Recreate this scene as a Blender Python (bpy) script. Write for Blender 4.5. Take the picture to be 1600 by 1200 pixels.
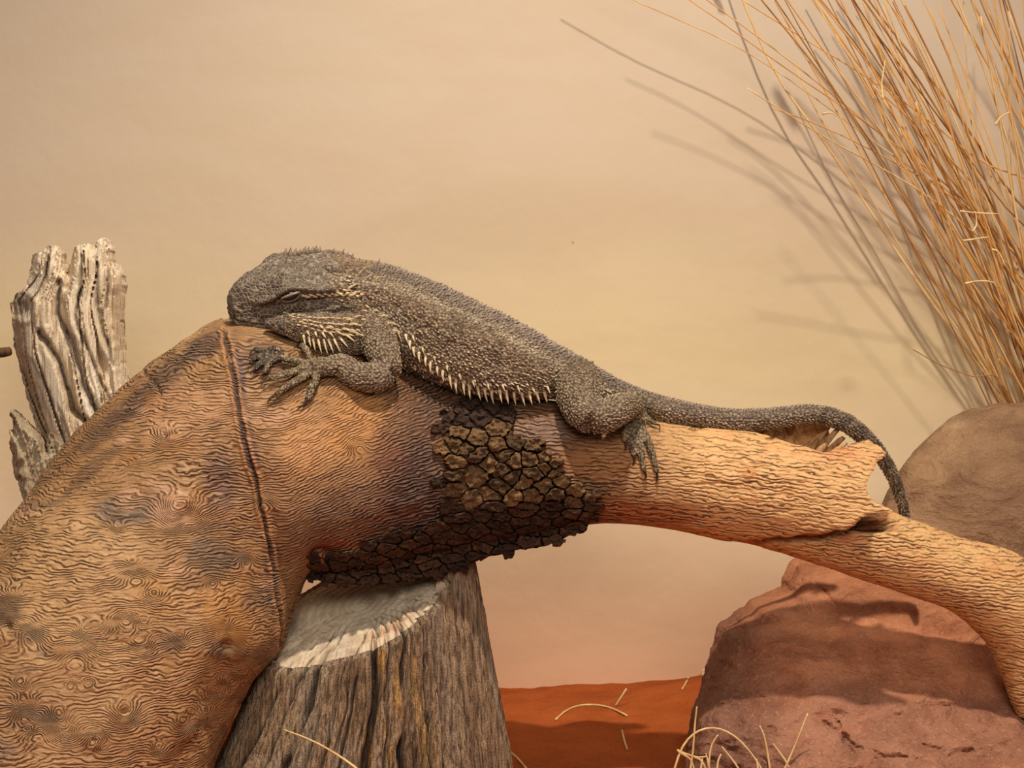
import bpy, bmesh, math, random
import numpy as np
from mathutils import Vector, Matrix
from mathutils.bvhtree import BVHTree
from mathutils.geometry import delaunay_2d_cdt

for o in list(bpy.data.objects): bpy.data.objects.remove(o)
SC = bpy.context.scene
COL = SC.collection
rnd = random.Random(7)
nr = np.random.RandomState(11)

def lin(c):
    c = np.asarray(c, float) / 255.0
    return np.where(c <= 0.04045, c / 12.92, ((c + 0.055) / 1.055) ** 2.4)
def lin4(c): return tuple(float(v) for v in lin(c)) + (1.0,)

# ------------------------------------------------------------------ camera, world, lights, exposure
CZ = 0.26          # camera height above the sand; 1 px = 0.4 mm one metre away
F = 2500.0
cam_d = bpy.data.cameras.new('camera'); cam = bpy.data.objects.new('camera', cam_d); COL.objects.link(cam)
cam.location = (0, -1, CZ); cam.rotation_euler = (math.radians(90), 0, 0)
cam_d.sensor_width = 36; cam_d.lens = F / 1600 * 36; cam_d.clip_start = 0.05
SC.camera = cam
SC.view_settings.view_transform = 'Standard'; SC.view_settings.look = 'None'
SC.view_settings.gamma = 1; SC.view_settings.use_curve_mapping = False
SC.view_settings.exposure = 0.0
W = bpy.data.worlds.new('world'); SC.world = W; W.use_nodes = True
W.node_tree.nodes['Background'].inputs[0].default_value = (1.0, 0.92, 0.84, 1)
W.node_tree.nodes['Background'].inputs[1].default_value = 0.13

def lamp(name, kind, loc, target, energy, size, color, **kw):
    d = bpy.data.lights.new(name, kind); o = bpy.data.objects.new(name, d); COL.objects.link(o)
    o.location = loc
    o.rotation_euler = (Vector(target) - Vector(loc)).to_track_quat('-Z', 'Y').to_euler()
    d.energy = energy; d.color = color
    if kind == 'AREA': d.size = size
    else: d.shadow_soft_size = size
    for k, v in kw.items(): setattr(d, k, v)
    return o
lamp('basking_lamp', 'SPOT', (0.05, -0.48, 1.13), (0.0, 0.08, 0.12), 49, 0.018, (1.0, 0.92, 0.80), spot_size=math.radians(100), spot_blend=0.9)
lamp('side_lamp', 'SPOT', (0.95, -0.30, 0.80), (0.15, 0.34, 0.25), 6.5, 0.08, (1.0, 0.94, 0.85), spot_size=math.radians(90), spot_blend=1.0)
lamp('front_fill', 'AREA', (0.05, -1.45, 0.75), (-0.05, 0.1, 0.2), 11.5, 0.5, (1.0, 0.95, 0.88))  # soft fill added from the camera side, no real fitting

# ------------------------------------------------------------------ helpers
def P(px, py, Y):
    px = np.asarray(px, float); py = np.asarray(py, float); Y = np.asarray(Y, float)
    d = Y + 1
    return np.stack([(px - 800) * d / F, Y + 0 * px, CZ - (py - 600) * d / F], -1)
def proj(V):
    d = V[..., 1] + 1
    return 800 + V[..., 0] * F / d, 600 - (V[..., 2] - CZ) * F / d

def _h(ix, iy, iz, s):
    h = (ix.astype(np.int64) * 374761393 + iy.astype(np.int64) * 668265263 + iz.astype(np.int64) * 1274126177 + s * 974634777) & 0xffffffff
    h = ((h ^ (h >> 13)) * 1274126177) & 0xffffffff
    h = ((h ^ (h >> 16)) * 2246822519) & 0xffffffff
    return ((h ^ (h >> 15)) & 0xffffff) / float(0xffffff)
def vn(p, s=0):
    p = np.asarray(p, float); i = np.floor(p).astype(np.int64); f = p - i; u = f * f * f * (f * (f * 6 - 15) + 10)
    r = 0
    for dx in (0, 1):
        for dy in (0, 1):
            for dz in (0, 1):
                w = (u[..., 0] if dx else 1 - u[..., 0]) * (u[..., 1] if dy else 1 - u[..., 1]) * (u[..., 2] if dz else 1 - u[..., 2])
                r = r + w * _h(i[..., 0] + dx, i[..., 1] + dy, i[..., 2] + dz, s)
    return r * 2 - 1
def fbm(p, o=4, s=0, g=0.5):
    r = 0; a = 1; t = 0; p = np.asarray(p, float)
    for k in range(o):
        r = r + a * vn(p, s + k * 7); t += a; a *= g; p = p * 2.03
    return r / t
def n3(x, y, z=0.0):
    x = np.asarray(x, float); return np.stack([x, y + 0 * x, z + 0 * x], -1)
def sst(a, b, x):
    t = np.clip((x - a) / (b - a), 0, 1); return t * t * (3 - 2 * t)

def catmull(P0, n):
    P0 = np.asarray(P0, float); m = len(P0)
    t = np.linspace(0, m - 1, n); i = np.clip(np.floor(t).astype(int), 0, m - 2); f = (t - i)[:, None]
    g = lambda k: P0[np.clip(k, 0, m - 1)]
    a, b, c, d = g(i - 1), g(i), g(i + 1), g(i + 2)
    return 0.5 * (2 * b + (c - a) * f + (2 * a - 5 * b + 4 * c - d) * f ** 2 + (3 * b - a - 3 * c + d) * f ** 3)
def catmull_closed(P0, n):
    P0 = np.asarray(P0, float); m = len(P0)
    t = np.arange(n) * m / n; i = np.floor(t).astype(int); f = (t - i)[:, None]
    a, b, c, d = P0[(i - 1) % m], P0[i % m], P0[(i + 1) % m], P0[(i + 2) % m]
    return 0.5 * (2 * b + (c - a) * f + (2 * a - 5 * b + 4 * c - d) * f ** 2 + (3 * b - a - 3 * c + d) * f ** 3)
def resample(poly, step, closed=False):
    p = np.asarray(poly, float)
    if closed: p = np.vstack([p, p[:1]])
    L = np.r_[0, np.cumsum(np.linalg.norm(np.diff(p, axis=0), axis=1))]
    n = max(2, int(L[-1] / step)); s = np.linspace(0, L[-1], n + 1)
    q = np.stack([np.interp(s, L, p[:, k]) for k in range(p.shape[1])], -1)
    return q[:-1] if closed else q
def dist_poly(x, y, poly, closed=False):
    p = np.asarray(poly, float)
    if closed: p = np.vstack([p, p[:1]])
    best = np.full(np.shape(x), 1e9); side = np.zeros(np.shape(x))
    for a, b in zip(p[:-1], p[1:]):
        d = b - a; L2 = max(d @ d, 1e-9)
        t = np.clip(((x - a[0]) * d[0] + (y - a[1]) * d[1]) / L2, 0, 1)
        ex = x - a[0] - t * d[0]; ey = y - a[1] - t * d[1]; e = np.hypot(ex, ey)
        m = e < best; best = np.where(m, e, best); side = np.where(m, np.sign(d[0] * ey - d[1] * ex), side)
    return best, side
def inside(x, y, poly):
    p = np.asarray(poly, float); r = np.zeros(np.shape(x), bool); j = len(p) - 1
    for i in range(len(p)):
        c = ((p[i, 1] > y) != (p[j, 1] > y))
        dy = p[j, 1] - p[i, 1]
        xi = (p[j, 0] - p[i, 0]) * (y - p[i, 1]) / (dy if abs(dy) > 1e-12 else 1e-12) + p[i, 0]
        r ^= c & (x < xi); j = i
    return r

def mesh_obj(name, V, Fc, mat, parent=None, origin=(0, 0, 0), cols=None, smooth=True, link=True, sharp=0):
    V = np.asarray(V, float) - np.asarray(origin, float)
    me = bpy.data.meshes.new(name)
    me.from_pydata(V.tolist(), [], Fc.tolist() if hasattr(Fc, 'tolist') else Fc)
    me.update()
    if smooth: me.polygons.foreach_set('use_smooth', np.ones(len(me.polygons), bool))
    if sharp: me.set_sharp_from_angle(angle=math.radians(sharp))
    if cols is not None:
        c = np.ones((len(V), 4), np.float32); c[:, :3] = cols
        at = me.color_attributes.new('Col', 'FLOAT_COLOR', 'POINT'); at.data.foreach_set('color', c.ravel())
    if mat is not None: me.materials.append(mat)
    o = bpy.data.objects.new(name, me); COL.objects.link(o)
    if parent is None: o.location = origin
    else: o.parent = parent
    return o
def tag(o, label=None, cat=None, group=None, kind=None):
    if label: o['label'] = label
    if cat: o['category'] = cat
    if group: o['group'] = group
    if kind: o['kind'] = kind
    return o
def thing(name, loc, label, cat, group=None):
    o = bpy.data.objects.new(name, None); COL.objects.link(o); o.location = [float(v) for v in loc]
    o.empty_display_size = 0.02
    return tag(o, label, cat, group)

def grid_faces(n, m, wrap=True):
    i = np.arange(n - 1)[:, None]; j = np.arange(m if wrap else m - 1)[None, :]
    a = i * m + j; b = i * m + (j + 1) % m; c = (i + 1) * m + (j + 1) % m; d = (i + 1) * m + j
    return np.stack([a + 0 * b, b, c, d + 0 * c], -1).reshape(-1, 4)
def vnormals(V, Fc):
    Fc = np.asarray(Fc); N = np.zeros_like(V)
    if Fc.shape[1] == 4: fn = np.cross(V[Fc[:, 2]] - V[Fc[:, 0]], V[Fc[:, 3]] - V[Fc[:, 1]])
    else: fn = np.cross(V[Fc[:, 1]] - V[Fc[:, 0]], V[Fc[:, 2]] - V[Fc[:, 0]])
    for k in range(Fc.shape[1]): 
        for a in range(3): N[:, a] += np.bincount(Fc[:, k], fn[:, a], len(V))
    return N / np.maximum(np.linalg.norm(N, axis=1, keepdims=True), 1e-12)

def tube(pts, rad, seg=12, n=None, flat=None, jag=0):
    """closed tube through 3-D points with a radius at each; returns V, F(list)"""
    pts = np.asarray(pts, float); rad = np.asarray(rad, float)
    if n: 
        q = catmull(np.c_[pts, rad], n); pts, rad = q[:, :3], np.maximum(q[:, 3], 1e-5)
    T = np.gradient(pts, axis=0); T /= np.maximum(np.linalg.norm(T, axis=1, keepdims=True), 1e-12)
    u = np.cross(T[0], [0, 0, 1.0]); 
    if np.linalg.norm(u) < 1e-3: u = np.cross(T[0], [0, 1.0, 0])
    u /= np.linalg.norm(u); V = []
    th = np.arange(seg) * 2 * math.pi / seg
    for k in range(len(pts)):
        u = u - T[k] * (u @ T[k]); u /= np.linalg.norm(u); w = np.cross(T[k], u)
        V.append(pts[k] + rad[k] * (np.cos(th)[:, None] * u + np.sin(th)[:, None] * w))
    V = np.vstack(V); m = len(pts)
    Fc = grid_faces(m, seg).tolist(); Fc.append(list(range(seg))[::-1]); Fc.append([(m - 1) * seg + k for k in range(seg)])
    return V, Fc

# ------------------------------------------------------------------ material helpers
class NT:
    def __init__(s, name, rough=0.8, spec=0.3):
        s.m = bpy.data.materials.new(name); s.m.use_nodes = True; s.t = s.m.node_tree
        s.b = s.t.nodes['Principled BSDF']; s.b.inputs['Roughness'].default_value = rough
        s.b.inputs['Specular IOR Level'].default_value = spec
        s.tc = s.n('ShaderNodeTexCoord').outputs['Object']
    def n(s, k, **kw):
        x = s.t.nodes.new(k)
        for a, v in kw.items(): setattr(x, a, v)
        return x
    def put(s, sock, v):
        if isinstance(v, bpy.types.NodeSocket): s.t.links.new(v, sock)
        else: sock.default_value = v
    def math(s, op, a, b=0.0, c=None, clamp=False):
        x = s.n('ShaderNodeMath', operation=op, use_clamp=clamp); s.put(x.inputs[0], a); s.put(x.inputs[1], b)
        if c is not None: s.put(x.inputs[2], c)
        return x.outputs[0]
    def scale(s, v, xyz, rot=(0, 0, 0), loc=(0, 0, 0)):
        x = s.n('ShaderNodeMapping'); s.put(x.inputs['Vector'], v); x.inputs['Scale'].default_value = xyz
        x.inputs['Rotation'].default_value = rot; x.inputs['Location'].default_value = loc; return x.outputs[0]
    def noise(s, v, sc, detail=3, rough=0.5, dist=0.0):
        x = s.n('ShaderNodeTexNoise'); s.put(x.inputs['Vector'], v); x.inputs['Scale'].default_value = sc
        x.inputs['Detail'].default_value = detail; x.inputs['Roughness'].default_value = rough
        x.inputs['Distortion'].default_value = dist; return x.outputs['Fac']
    def voro(s, v, sc, feature='F1', out='Distance', rand=1.0):
        x = s.n('ShaderNodeTexVoronoi', feature=feature); s.put(x.inputs['Vector'], v); x.inputs['Scale'].default_value = sc
        x.inputs['Randomness'].default_value = rand
        return x.outputs[out]
    def map(s, v, a, b, c=0.0, d=1.0):
        x = s.n('ShaderNodeMapRange'); s.put(x.inputs[0], v)
        for i, q in enumerate((a, b, c, d)): s.put(x.inputs[i + 1], q)
        return x.outputs[0]
    def ramp(s, v, stops):
        x = s.n('ShaderNodeValToRGB'); s.put(x.inputs[0], v); e = x.color_ramp.elements
        while len(e) < len(stops): e.new(0.5)
        for q, (p, c) in zip(e, stops): q.position = p; q.color = lin4(c)
        return x.outputs[0]
    def mix(s, f, a, b, mode='MIX'):
        x = s.n('ShaderNodeMix', data_type='RGBA', blend_type=mode); s.put(x.inputs[0], f)
        s.put(x.inputs[6], a); s.put(x.inputs[7], b); return x.outputs[2]
    def col(s, name='Col'): return s.n('ShaderNodeVertexColor', layer_name=name).outputs[0]
    def attr(s, name): return s.n('ShaderNodeAttribute', attribute_name=name).outputs['Fac']
    def sep(s, v):
        x = s.n('ShaderNodeSeparateXYZ'); s.put(x.inputs[0], v); return x.outputs
    def bump(s, h, dist, strength=1.0, prev=None):
        x = s.n('ShaderNodeBump'); x.inputs['Distance'].default_value = dist; x.inputs['Strength'].default_value = strength
        s.put(x.inputs['Height'], h)
        if prev is not None: s.put(x.inputs['Normal'], prev)
        return x.outputs[0]
    def done(s, color, normal=None, rough=None):
        s.put(s.b.inputs['Base Color'], color)
        if normal is not None: s.put(s.b.inputs['Normal'], normal)
        if rough is not None: s.put(s.b.inputs['Roughness'], rough)
        return s.m
WHITE = (1, 1, 1, 1)

def sheet(outline, step, front, thick, inner=None, edge_step=None, jag=0, seed=0):
    """solid slab: outline in picture-plane px, front depth function (x, y, edge distance) -> Y, thickness function"""
    ol = resample(outline, edge_step or step, True)
    if jag:
        k = np.arange(len(ol)); ol = ol + jag * np.stack([fbm(n3(ol[:, 0] / 9, ol[:, 1] / 9, seed), 3, 1), fbm(n3(ol[:, 0] / 9, ol[:, 1] / 9, seed + 5), 3, 2)], -1)
    x0, y0 = ol.min(0); x1, y1 = ol.max(0)
    gx, gy = np.meshgrid(np.arange(x0, x1, step), np.arange(y0, y1, step)); gx = gx.ravel(); gy = gy.ravel()
    gx = gx + nr.uniform(-.2, .2, gx.shape) * step; gy = gy + nr.uniform(-.2, .2, gy.shape) * step
    m = inside(gx, gy, ol); gx, gy = gx[m], gy[m]
    d, _ = dist_poly(gx, gy, ol, True); m = d > step * 0.55; gx, gy = gx[m], gy[m]
    pts = [Vector(p) for p in ol.tolist()] + [Vector(p) for p in zip(gx.tolist(), gy.tolist())]
    nb = len(ol); ed = [(i, (i + 1) % nb) for i in range(nb)]
    v2, e2, f2, _, _, _ = delaunay_2d_cdt(pts, ed, [], 1, 1e-5)
    x = np.array([v[0] for v in v2]); y = np.array([v[1] for v in v2])
    f = np.array([t for t in f2 if len(t) == 3])
    d, _ = dist_poly(x, y, ol, True); d = np.where(d < 1e-3, 0, d)
    Yf = front(x, y, d); Yb = Yf + thick(x, y, d)
    A = P(x, y, Yf); B = A.copy(); B[:, 1] = Yb
    a, b, c = A[f[:, 0]], A[f[:, 1]], A[f[:, 2]]
    if np.cross(b - a, c - a)[:, 1].mean() > 0: f = f[:, ::-1]
    n = len(x)
    cnt = {}
    for t in f.tolist():
        for q in range(3):
            e = (t[q], t[(q + 1) % 3]); cnt[e] = 1
    side = [(b_, a_, a_ + n, b_ + n) for (a_, b_) in cnt if (b_, a_) not in cnt]
    faces = f.tolist() + (f[:, ::-1] + n).tolist() + side
    return np.vstack([A, B]), faces, x, y, d, n

# ------------------------------------------------------------------ materials
def mat_wall():
    s = NT('painted_backdrop', 0.85, 0.2); xyz = s.sep(s.tc)
    big = s.noise(s.scale(s.tc, (1, 1, 2.2)), 3.2, 3, 0.5)
    z = s.math('ADD', xyz[2], s.math('MULTIPLY', s.math('SUBTRACT', big, 0.5), 0.12))
    c = s.ramp(s.map(z, 0.0, 0.55), [(0.0, (224, 178, 140)), (0.14, (232, 194, 156)), (0.30, (224, 196, 160)), (0.52, (212, 188, 146)), (0.72, (198, 174, 146)), (1.0, (198, 176, 152))])  # backdrop's own hues, shifted lighter low and darker high to even out lamplight
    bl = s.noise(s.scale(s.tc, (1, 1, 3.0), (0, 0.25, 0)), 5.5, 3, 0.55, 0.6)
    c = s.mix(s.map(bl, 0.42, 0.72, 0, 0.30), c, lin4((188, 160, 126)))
    sp = s.voro(s.tc, 17, 'F1'); keep = s.math('GREATER_THAN', s.sep(s.voro(s.tc, 17, 'F1', 'Color'))[0], 0.72)
    dot = s.math('MULTIPLY', s.map(sp, 0.012, 0.03, 1, 0), keep)
    c = s.mix(s.math('MULTIPLY', dot, 0.6), c, lin4((120, 88, 62)))
    return s.done(c, s.bump(s.noise(s.tc, 60, 4), 0.002, 0.3))
def mat_sand():
    s = NT('red_sand', 0.95, 0.1)
    n = s.noise(s.tc, 25, 5, 0.6); g = s.noise(s.tc, 900, 2, 0.7)
    c = s.mix(s.map(n, 0.3, 0.7), lin4((156, 74, 30)), lin4((178, 90, 40)))
    c = s.mix(s.map(g, 0.55, 0.8, 0, 0.5), c, lin4((226, 138, 84)))
    c = s.mix(s.map(g, 0.2, 0.4, 0.5, 0), c, lin4((110, 42, 16)))
    return s.done(c, s.bump(g, 0.0012, 0.9, s.bump(n, 0.01, 0.6)))
def mat_log():
    s = NT('rippled_wood', 0.55, 0.35); xyz = s.sep(s.tc); sw = s.attr('swirl')
    v1 = s.scale(s.tc, (0.55, 0.55, 1.0))
    a = s.math('MULTIPLY', s.math('SUBTRACT', s.noise(v1, 34, 1.5, 0.4), 0.5), s.math('MULTIPLY', sw, 56.0))
    b = s.math('MULTIPLY', s.math('SUBTRACT', s.noise(v1, 110, 1, 0.4), 0.5), s.math('MULTIPLY_ADD', sw, 12.0, 9.0))
    c_ = s.math('MULTIPLY', s.math('SUBTRACT', s.noise(v1, 330, 1, 0.5), 0.5), 10.0)
    ph = s.math('ADD', s.math('ADD', s.math('MULTIPLY', s.attr('phase'), 2 * math.pi), a), s.math('ADD', b, c_))
    sn = s.math('MULTIPLY_ADD', s.math('SINE', ph), 0.5, 0.5)
    rid = s.math('POWER', sn, 0.6)
    brk = s.map(s.noise(s.scale(s.tc, (0.35, 0.35, 1.1)), 330, 2, 0.5), 0.40, 0.56, 0.30, 1.0)
    mask = s.map(s.noise(s.tc, 20, 2, 0.5), 0.3, 0.6, 0.55, 1.0)
    bm_ = s.math('MULTIPLY', brk, mask); h = s.math('ADD', s.math('MULTIPLY', rid, bm_), s.math('MULTIPLY', s.math('SUBTRACT', 1.0, bm_), 0.58))
    fine = s.noise(s.scale(s.tc, (1, 1, 2)), 1100, 2, 0.6)
    base = s.col()
    c = s.mix(s.map(h, 0.0, 0.46, 1.0, 0.0), base, s.mix(1.0, base, lin4((90, 54, 36)), 'MULTIPLY'))
    c = s.mix(s.map(h, 0.6, 1.0, 0.0, 0.5), c, s.mix(0.45, base, lin4((236, 200, 158))))
    c = s.mix(s.map(fine, 0.35, 0.6, 0.25, 0.0), c, s.mix(1.0, base, lin4((130, 100, 80)), 'MULTIPLY'))
    hh = s.math('ADD', h, s.math('MULTIPLY', fine, 0.22))
    return s.done(c, s.bump(hh, 0.0013, 1.0), s.map(h, 0, 1, 0.75, 0.5))
def mat_bark():
    s = NT('cracked_bark', 0.8, 0.25); base = s.col()
    n = s.noise(s.scale(s.tc, (1, 1, 1.6)), 160, 5, 0.65); f = s.noise(s.tc, 900, 3, 0.6)
    c = s.mix(s.map(n, 0.3, 0.62, 0.75, 0.0), base, s.mix(1.0, base, lin4((96, 66, 52)), 'MULTIPLY'))
    c = s.mix(s.map(f, 0.55, 0.75, 0, 0.4), c, s.mix(0.3, base, lin4((200, 168, 120))))
    return s.done(c, s.bump(f, 0.0008, 0.8, s.bump(n, 0.004, 1.0)))
def mat_vcol(name, sc=(300, 300, 30), dist=0.0012, rough=0.85, dark=(110, 84, 64), lo=0.3, hi=0.55, det=4):
    s = NT(name, rough, 0.25); base = s.col()
    n = s.noise(s.scale(s.tc, sc), 1.0, det, 0.65); f = s.noise(s.tc, 900, 2, 0.6)
    c = s.mix(s.map(n, lo, hi, 0.8, 0.0), base, s.mix(1.0, base, lin4(dark), 'MULTIPLY'))
    h = s.math('ADD', n, s.math('MULTIPLY', f, 0.25))
    return s.done(c, s.bump(h, dist, 1.0))
def mat_rock(name, sp=(230, 190, 160), spk=0.35):
    s = NT(name, 0.85, 0.25); base = s.col()
    n = s.noise(s.scale(s.tc, (1, 1, 1.8)), 30, 6, 0.6, 0.4); f = s.noise(s.tc, 500, 3, 0.65)
    cr = s.noise(s.scale(s.tc, (1, 1, 1.6)), 14, 5, 0.6, 0.3)
    line = s.map(s.math('ABSOLUTE', s.math('SUBTRACT', cr, 0.5)), 0.0, 0.006, 1.0, 0.0)
    c = s.mix(s.map(n, 0.35, 0.6, 0.45, 0.0), base, s.mix(1.0, base, lin4((150, 120, 110)), 'MULTIPLY'))
    c = s.mix(s.map(f, 0.56, 0.8, 0, spk), c, lin4(sp))
    c = s.mix(s.map(f, 0.25, 0.42, 0.35, 0), c, s.mix(1.0, base, lin4((110, 80, 70)), 'MULTIPLY'))
    h = s.math('SUBTRACT', n, s.math('MULTIPLY', line, 0.03))
    return s.done(c, s.bump(f, 0.0007, 0.8, s.bump(h, 0.010, 0.9)))
def mat_plain(name, c, rough=0.7, c2=None, sc=60, spec=0.3):
    s = NT(name, rough, spec)
    n = s.noise(s.scale(s.tc, (1, 1, 1)), sc, 3, 0.6)
    return s.done(s.mix(s.map(n, 0.35, 0.65), lin4(c), lin4(c2 or c)), s.bump(n, 0.0003, 0.5))
def mat_skin():
    s = NT('lizard_skin', 0.62, 0.35); base = s.col(); hd = s.attr('head'); leg = s.attr('fine')
    vw = s.tc
    def cells(sc, rand=0.8):
        return s.voro(vw, sc, 'DISTANCE_TO_EDGE', 'Distance', rand), s.voro(vw, sc, 'F1', 'Color', rand), s.voro(vw, sc, 'F1', 'Distance', rand)
    e1, k1, d1 = cells(470); e2, k2, d2 = cells(400)
    # body: pale scale tips on dark skin; head: dark plates inside pale joints
    r1 = s.sep(k1)[0]; r2 = s.sep(k2)[0]
    cb = s.mix(s.map(d1, 0.15, 0.65, 0.0, 0.9), s.mix(0.4, base, lin4((205, 186, 156))), s.mix(1.0, base, lin4((104, 86, 72)), 'MULTIPLY'))
    cb = s.mix(s.map(r1, 0.2, 0.9, 0.45, 0.0), cb, s.mix(1.0, base, lin4((110, 92, 80)), 'MULTIPLY'))
    ch = s.mix(s.map(e2, 0.04, 0.17, 0.8, 0.0), s.mix(s.map(r2, 0, 1, 0, 0.5), base, s.mix(1.0, base, lin4((110, 96, 86)), 'MULTIPLY')), s.mix(0.5, base, lin4((206, 184, 154))))
    c = s.mix(hd, cb, ch)
    f = s.noise(s.tc, 260, 3, 0.6); c = s.mix(s.map(f, 0.35, 0.6, 0.4, 0), c, s.mix(1.0, base, lin4((110, 96, 90)), 'MULTIPLY'))
    hb = s.math('SUBTRACT', 1.0, d1); hh = s.math('MINIMUM', s.math('MULTIPLY', e2, 5.0), 1.0)
    h = s.math('ADD', s.math('MULTIPLY', hb, s.math('SUBTRACT', 1.0, hd)), s.math('MULTIPLY', hh, s.math('MULTIPLY', hd, 0.45)))
    return s.done(c, s.bump(h, 0.0012, 1.0))
def mat_scale():
    s = NT('keeled_scale', 0.6, 0.35); return s.done(s.col())
M = dict(wall=mat_wall(), sand=mat_sand(), log=mat_log(), bark=mat_bark(),
         stump=mat_vcol('weathered_stump', (520, 520, 16), 0.0038, dark=(84, 58, 42), lo=.36, hi=.6),
         cut=mat_vcol('sawn_grey_wood', (60, 60, 60), 0.0006, dark=(190, 176, 165)),
         drift=mat_vcol('bleached_driftwood', (620, 200, 14), 0.0022, dark=(150, 118, 90), lo=0.28, hi=0.46),
         inner=mat_vcol('broken_inner_wood', (300, 300, 60), 0.001, dark=(120, 84, 64)),
         red=mat_rock('red_sandstone'), grey=mat_rock('brown_boulder_stone', (190, 160, 130), 0.25),
         skin=mat_skin(), scale=mat_scale(),
         horn=mat_plain('pale_horn', (214, 190, 150), 0.5, (170, 140, 104), 500),
         claw=mat_plain('dark_claw', (70, 48, 34), 0.35, (40, 26, 20), 500),
         eye=mat_plain('dark_eye', (26, 14, 10), 0.12, (50, 30, 18), 900, 0.6),
         scale_dark=mat_plain('dark_horn', (138, 118, 98), 0.6, (104, 86, 70), 500),
         lid=mat_plain('pale_eyelid', (150, 132, 112), 0.5, (108, 92, 78), 700),
         twig=mat_plain('brown_twig', (112, 80, 50), 0.8, (70, 46, 28), 200),
         straw=mat_plain('pale_straw', (226, 196, 140), 0.6, (200, 160, 104), 120))
STALKS = [mat_plain('grass_stalk_%s' % n, a, 0.55, b, 40) for n, a, b in (
    ('amber', (222, 168, 98), (190, 130, 66)), ('tan', (228, 190, 130), (200, 152, 92)), ('brown', (176, 124, 66), (140, 92, 48)), ('orange', (212, 148, 78), (222, 172, 104)))]

# ------------------------------------------------------------------ wall and sand floor
WY = 0.36
xs = np.linspace(-1.6, 1.6, 90); zs = np.linspace(-0.1, 1.3, 50)
gx, gz = np.meshgrid(xs, zs)
V = n3(gx.ravel(), WY + 0.004 * fbm(n3(gx.ravel() * 3, gz.ravel() * 3), 2), gz.ravel())
f = grid_faces(50, 90, False)[:, ::-1]
V2 = np.vstack([V, V + [0, 0.03, 0]])
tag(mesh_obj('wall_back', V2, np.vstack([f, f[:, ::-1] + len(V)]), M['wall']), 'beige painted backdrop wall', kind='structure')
def sand_z(X, Y):
    z = 0.004 + 0.006 * fbm(n3(X * 9, Y * 9), 3, 3) + 0.0018 * fbm(n3(X * 60, Y * 60), 3, 9)
    z = z + 0.022 * np.exp(-((X - 0.20) / 0.10) ** 2 - ((Y - 0.27) / 0.10) ** 2)
    return z
xs = np.linspace(-1.0, 1.0, 500); ys = np.linspace(-0.55, WY + 0.01, 260)
gx, gy = np.meshgrid(xs, ys); gx = gx.ravel(); gy = gy.ravel()
V = n3(gx, gy, sand_z(gx, gy)); f = grid_faces(260, 500, False)
tag(mesh_obj('floor', V, f, M['sand']), 'red sand floor', kind='structure')

# ------------------------------------------------------------------ the arching log
# rows: U px, U py, L px, L py, depth of the axis, depth/height ratio
ST = np.array([
 (-300, 1120, 210, 1440, -.075, 1), (-190, 1010, 275, 1310, -.065, 1), (-95, 915, 335, 1200, -.055, 1), (-15, 838, 392, 1085, -.045, 1),
 (50, 765, 440, 1020, -.038, .97), (88, 712, 462, 955, -.030, .95), (150, 640, 476, 915, -.022, .94), (225, 582, 489, 902, -.015, .93),
 (300, 528, 501, 900, -.010, .92), (362, 492, 516, 901, -.006, .92), (428, 494, 550, 893, -.003, .92), (500, 515, 606, 886, 0, .92),
 (572, 545, 665, 866, 0, .95), (650, 582, 730, 855, 0, 1), (740, 612, 800, 840, 0, 1), (830, 620, 870, 826, 0, 1), (920, 634, 940, 819, 0, 1),
 (1000, 650, 1000, 822, 0, 1), (1070, 662, 1062, 831, 0, 1), (1140, 676, 1122, 843, 0, 1), (1215, 712, 1185, 853, 0, 1), (1290, 748, 1250, 872, 0, 1),
 (1350, 780, 1312, 893, 0, 1), (1410, 804, 1372, 914, 0, 1), (1500, 838, 1440, 938, 0, 1), (1590, 866, 1500, 966, .002, 1), (1645, 925, 1540, 1005, .004, 1),
 (1662, 1000, 1562, 1048, .006, 1), (1658, 1070, 1578, 1090, .008, 1), (1640, 1120, 1592, 1118, .010, 1)], float)
NS, NF, NB = 900, 330, 70
q = catmull(ST, NS)
C = 0.5 * (P(q[:, 0], q[:, 1], q[:, 4]) + P(q[:, 2], q[:, 3], q[:, 4]))
A = 0.5 * (P(q[:, 0], q[:, 1], q[:, 4]) - P(q[:, 2], q[:, 3], q[:, 4]))
al = np.linalg.norm(A, axis=1)
th = np.r_[np.linspace(0, math.pi, NF, endpoint=False), np.linspace(math.pi, 2 * math.pi, NB, endpoint=False)]  # first half faces the camera
cosr, sinr = np.cos(th), np.sin(th)
B = np.zeros_like(C); B[:, 1] = -al * q[:, 5]
V = C[:, None] + A[:, None] * cosr[None, :, None] + B[:, None] * sinr[None, :, None]
LV0 = V.reshape(-1, 3); LF = grid_faces(NS, len(th))
N = vnormals(LV0, LF)
if N[:, 1][(np.tile(sinr, NS) > 0.9)].mean() > 0: LF = LF[:, ::-1]; N = -N
lpx, lpy = proj(LV0); front = (np.tile(sinr, NS) > -0.05)
BVL = BVHTree.FromPolygons([tuple(v) for v in LV0[:].tolist()][:0] or LV0.tolist(), LF.tolist())
D = 0.0016 * fbm(LV0 * 22, 3, 5) + 0.0008 * fbm(LV0 * 70, 3, 6)
trunkw = 1 - sst(380, 520, lpx)
D += trunkw * (0.005 * fbm(LV0 * 13, 2, 8) + 0.0012 * fbm(LV0 * 60, 2, 4))
seam = [(352, 520), (362, 570), (372, 640), (385, 700), (400, 750), (414, 820), (428, 885), (437, 950), (442, 1010)]
wx = lpx + 2.5 * fbm(n3(lpx / 12, lpy / 12), 2, 1); wy = lpy + 2.5 * fbm(n3(lpx / 12, lpy / 12), 2, 2)
d, sd = dist_poly(wx, wy, seam)
seamw = np.where(front, 1, 0)
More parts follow.
